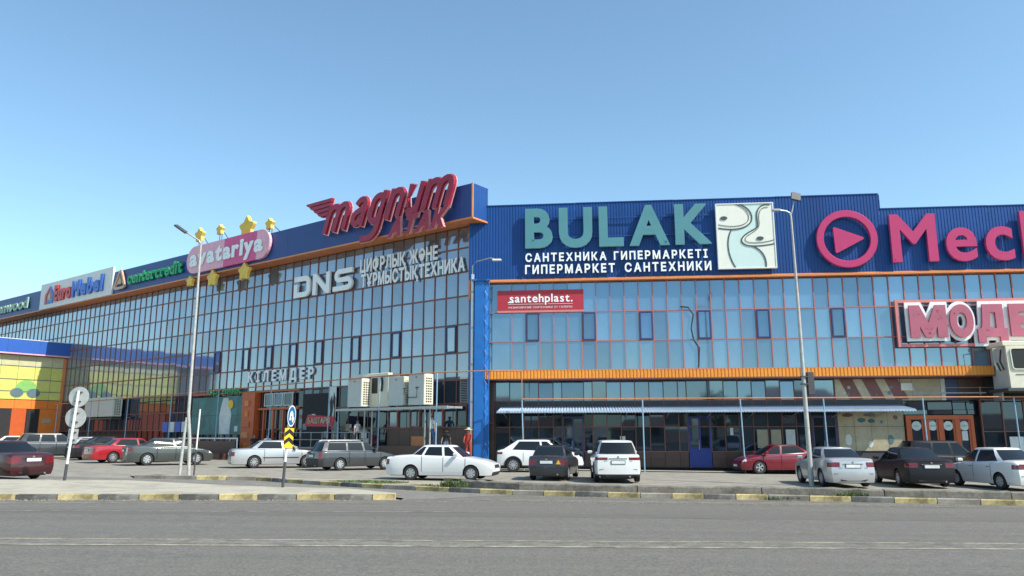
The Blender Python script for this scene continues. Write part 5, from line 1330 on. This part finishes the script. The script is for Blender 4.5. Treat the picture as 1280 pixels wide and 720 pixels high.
def person(label, x, y, z, rz, top, bottom, h=1.72, arms=((.32,1.05,.05),(.32,1.05,-.02)), stride=.12, hat=False, lean=0., long_hair=False, sleeves=.5, skirt=False):
    t = thing('person', label, 'person', (x, y, z), rz)
    k = h/1.72
    N = [(0,0,.98,(.13,.10)),(0,0+lean*.2,1.15,(.125,.09)),(0,lean*.5,1.33,(.15,.10)),(0,lean*.8,1.44,(.09,.07)),(0,lean,1.50,.055),(0,lean+.01,1.60,(.078,.092)),(0,lean+.01,1.68,(.072,.085))]
    E = [(0,1),(1,2),(2,3),(3,4),(4,5),(5,6)]
    for s in (1,-1):
        b = len(N); st_ = stride*s
        N += [(s*.09,0,.93,.092),(s*.10,st_*.5,.50,.058),(s*.10,st_+.0,.10,.040),(s*.105,st_-.13,.035,.035)]
        E += [(0,b),(b,b+1),(b+1,b+2),(b+2,b+3)]
        ax, az, ay = arms[0 if s > 0 else 1]; a = len(N); e = ((s*.19+s*ax)/2, lean*.5+ay*.3+.02, (1.40+az)/2-.02)
        N += [(s*.185,lean*.7,1.40,.052),(e[0],e[1],e[2],.04),(s*ax,ay+lean*.4,az-.12,.028)]
        E += [(2,a),(a,a+1),(a+1,a+2)]
        w = Vector(N[a+2][:3]); hd = Vector((0,-.02,-1)); palm = w+hd*.07; pb = len(N); N.append((palm.x,palm.y,palm.z,(.022,.034))); E.append((a+2,pb))
        for q in range(4):
            dy = -.03+.02*q; ln = [.06,.075,.07,.055][q]; f0 = len(N)
            N += [(palm.x,palm.y+dy,palm.z-.035,.0095),(palm.x-s*.012,palm.y+dy,palm.z-.035-ln*.55,.009),(palm.x-s*.03,palm.y+dy,palm.z-.035-ln,.008)]; E += [(pb,f0),(f0,f0+1),(f0+1,f0+2)]
        f0 = len(N); N += [(palm.x-s*.005,palm.y-.045,palm.z+.005,.011),(palm.x-s*.02,palm.y-.06,palm.z-.04,.009)]; E += [(pb,f0),(f0,f0+1)]
    N = [(a*k,b*k,c*k,(tuple(q*k for q in r) if isinstance(r, tuple) else r*k)) for a,b,c,r in N]
    bo, em = skin_mesh('body', ['skin'], N, E, 0, t)
    # clothing: the same surface pushed outwards and cut to the garment
    import bmesh
    def garment(nm, m, test, grow):
        bm = bmesh.new(); bm.from_mesh(em); bm.normal_update()
        for v in bm.verts: v.co += v.normal*grow
        dl = [f for f in bm.faces if not test(f.calc_center_median()/k)]
        bmesh.ops.delete(bm, geom=dl, context='FACES'); me = bpy.data.meshes.new(nm); bm.to_mesh(me); bm.free()
        me.materials.clear(); me.materials.append(M[m]); return link(nm, me, t)
    ly = lambda z: lean
    garment('shirt', top, lambda c: .93 < c.z < 1.475 and (abs(c.x) < .21 or c.z > 1.40-(1-sleeves)*.0-sleeves*.35), .013)
    if skirt:
        mb = MB(); n = 14
        for z, r in ((1.02,.15),(.75,.22),(.35,.26)):
            for i in range(n): a = 2*pi*i/n; mb.v.append((r*cos(a)*k, r*.8*sin(a)*k, z*k))
        for q in range(2):
            for i in range(n): j = (i+1)%n; mb.f.append((q*n+i,q*n+j,(q+1)*n+j,(q+1)*n+i)); mb.m.append(0)
        mb.build('skirt', bottom, t, smooth=True)
    else: garment('trousers', bottom, lambda c: .10 < c.z < .97 and abs(c.x) < .20, .016)
    garment('shoes', 'black', lambda c: c.z <= .10, .012)
    garment('hair', 'hair', lambda c: c.z > 1.60 and (c.y-lean > -.055 or c.z > 1.70) or (long_hair and c.z > 1.46 and c.y-lean > .03), .014)
    # face: eyes, nose, mouth, ears
    fy = (lean-.085)*k
    for s in (1,-1):
        MB().tube([(s*.032*k,fy+.012,1.625*k),(s*.032*k,fy+.0,1.625*k)], .011, 6).build('eye', 'black', t); MB().bevbox(s*.082*k-.01,s*.082*k+.01,lean*k-.015,lean*k+.02,1.58*k,1.64*k,.005).build('ear', 'skin', t)
    MB().add([(-.012,fy+.01,1.585*k),(.012,fy+.01,1.585*k),(0,fy-.02,1.588*k),(0,fy+.01,1.625*k)], [(0,1,2),(0,2,3),(2,1,3)]).build('nose', 'skin', t)
    MB().box(-.022,.022,fy+.004,fy+.012,1.553*k,1.562*k).build('mouth', 'sign_red', t)
    if hat:
        MB().tube([(0,lean*k,1.66*k),(0,lean*k,1.685*k),(0,lean*k,1.69*k),(0,lean*k,1.79*k)], [.24,.23,.105,.085], 18).build('hat', 'straw', t, smooth=True)
    return t
def onL(s, off, z): p = wL(s, off); return p[0], p[1], z
x, y, z = onL(8.5, 1.25, 1.06); person('person in a white shirt and black trousers on the terrace behind the estate car', x, y, z, radians(60), 'shirt_w', 'trouser')
x, y, z = onL(2.75, .75, 1.2); person('person in a white T-shirt and blue jeans walking past the brown wall', x, y, z, radians(120), 'shirt_w', 'jeans', 1.76)
x, y, z = onL(1.3, 1.2, .62); person('dark haired person in a black top bending forward behind the white saloon', x, y, z, radians(200), 'shirt_k', 'jeans', 1.5, lean=.14, long_hair=True)
x, y, z = onL(-.25, 1.1, .62); person('person in red clothes and a straw hat by the foot of the blue column', x, y, z, radians(-10), 'dress_r', 'dress_r', 1.55, arms=((.22,1.15,-.22),(.22,1.15,-.22)), hat=True, sleeves=.9)
x, y, z = onL(16.4, 2.0, .2); person('person in a pale top beside the orange entrance, left of the blue disc sign', x, y, z, radians(30), 'shirt_w', 'trouser', 1.7)
x, y, z = onL(19.0, 1.2, .2); person('person in black standing by the orange pillar', x, y, z, radians(10), 'shirt_k', 'trouser', 1.7)

# ================================================================ the far side of the street, behind the camera (seen in the glass)
def house(x, y, w, d, h, label):
    t = thing('house', label, 'house', (x, y, G(x)), 0)
    MB().box(-w/2,w/2,-d/2,d/2,-2,h).build('wall', 'house', t)
    MB().add([(-w/2-.4,-d/2-.4,h),(w/2+.4,-d/2-.4,h),(w/2+.4,d/2+.4,h),(-w/2-.4,d/2+.4,h),(-w/2+1,0,h+2.2),(w/2-1,0,h+2.2)], [(0,1,5,4),(1,2,5),(2,3,4,5),(3,0,4),(0,3,2,1)]).build('roof', 'roof', t)
    for k in range(int(w/3)): MB().box(-w/2+1+k*3,-w/2+2.2+k*3,d/2,d/2+.05,1,2.5).build('window', 'cglass', t)
for i, (x, y, w, d, h) in enumerate(((-60,-34,16,9,4),(-38,-30,12,9,5.5),(-18,-36,14,9,4.5),(6,-32,12,9,3.6),(26,-36,16,10,6),(50,-33,14,9,4),(74,-38,18,10,5))):
    house(x, y, w, d, h, ['low plaster house across the street, first from the left','two storey plaster house across the street','plaster house across the street left of the viewpoint','small plaster house directly behind the viewpoint','larger plaster house right of the viewpoint','low plaster house far to the right across the street','long plaster house at the right end of the street'][i])
def tree(x, y, h, r, label):
    t = thing('street_tree', label, 'tree', (x, y, G(x)), random.uniform(0,6), 'trees across the street')
    mb = MB(); mb.tube([(0,0,-.2),(.1,0,h*.35),(.0,.1,h*.7)], [.22,.16,.07], 8)
    for k in range(6): a = k*1.05; mb.tube([(0,0,h*(.3+.05*k)),(r*.6*cos(a),r*.6*sin(a),h*(.55+.05*k))], [.09,.03], 6)
    mb.build('trunk', 'bark', t)
    mb = MB(); cl = [(random.uniform(-r,r)*.75,random.uniform(-r,r)*.75,h*.62+random.uniform(-.28,.3)*h,random.uniform(.35,.6)*r) for _ in range(14)]
    for i in range(1500):
        c = random.choice(cl); v = Vector((random.gauss(0,1),random.gauss(0,1),random.gauss(0,1))).normalized()*c[3]*random.uniform(.6,1.05); p = Vector(c[:3])+v
        a = Vector((random.gauss(0,1),random.gauss(0,1),random.gauss(0,1))).normalized(); b = a.orthogonal(); s = random.uniform(.10,.2)
        mb.add([p-a*s,p+b*s*.6,p+a*s,p-b*s*.6], [(0,1,2,3)])
    mb.build('crown', 'leaf', t)
for i, (x, y, h, r) in enumerate(((-48,-22,6,2.2),(-27,-20,7,2.6),(-9,-24,5,2),(15,-21,6.5,2.4),(37,-23,7,2.6),(62,-22,6,2.3))):
    tree(x, y, h, r, ['bushy tree across the street, far left','tall tree across the street left of the viewpoint','small round tree directly behind the viewpoint','tree across the street right of the viewpoint','tall tree by the larger plaster house','bushy tree across the street, far right'][i])
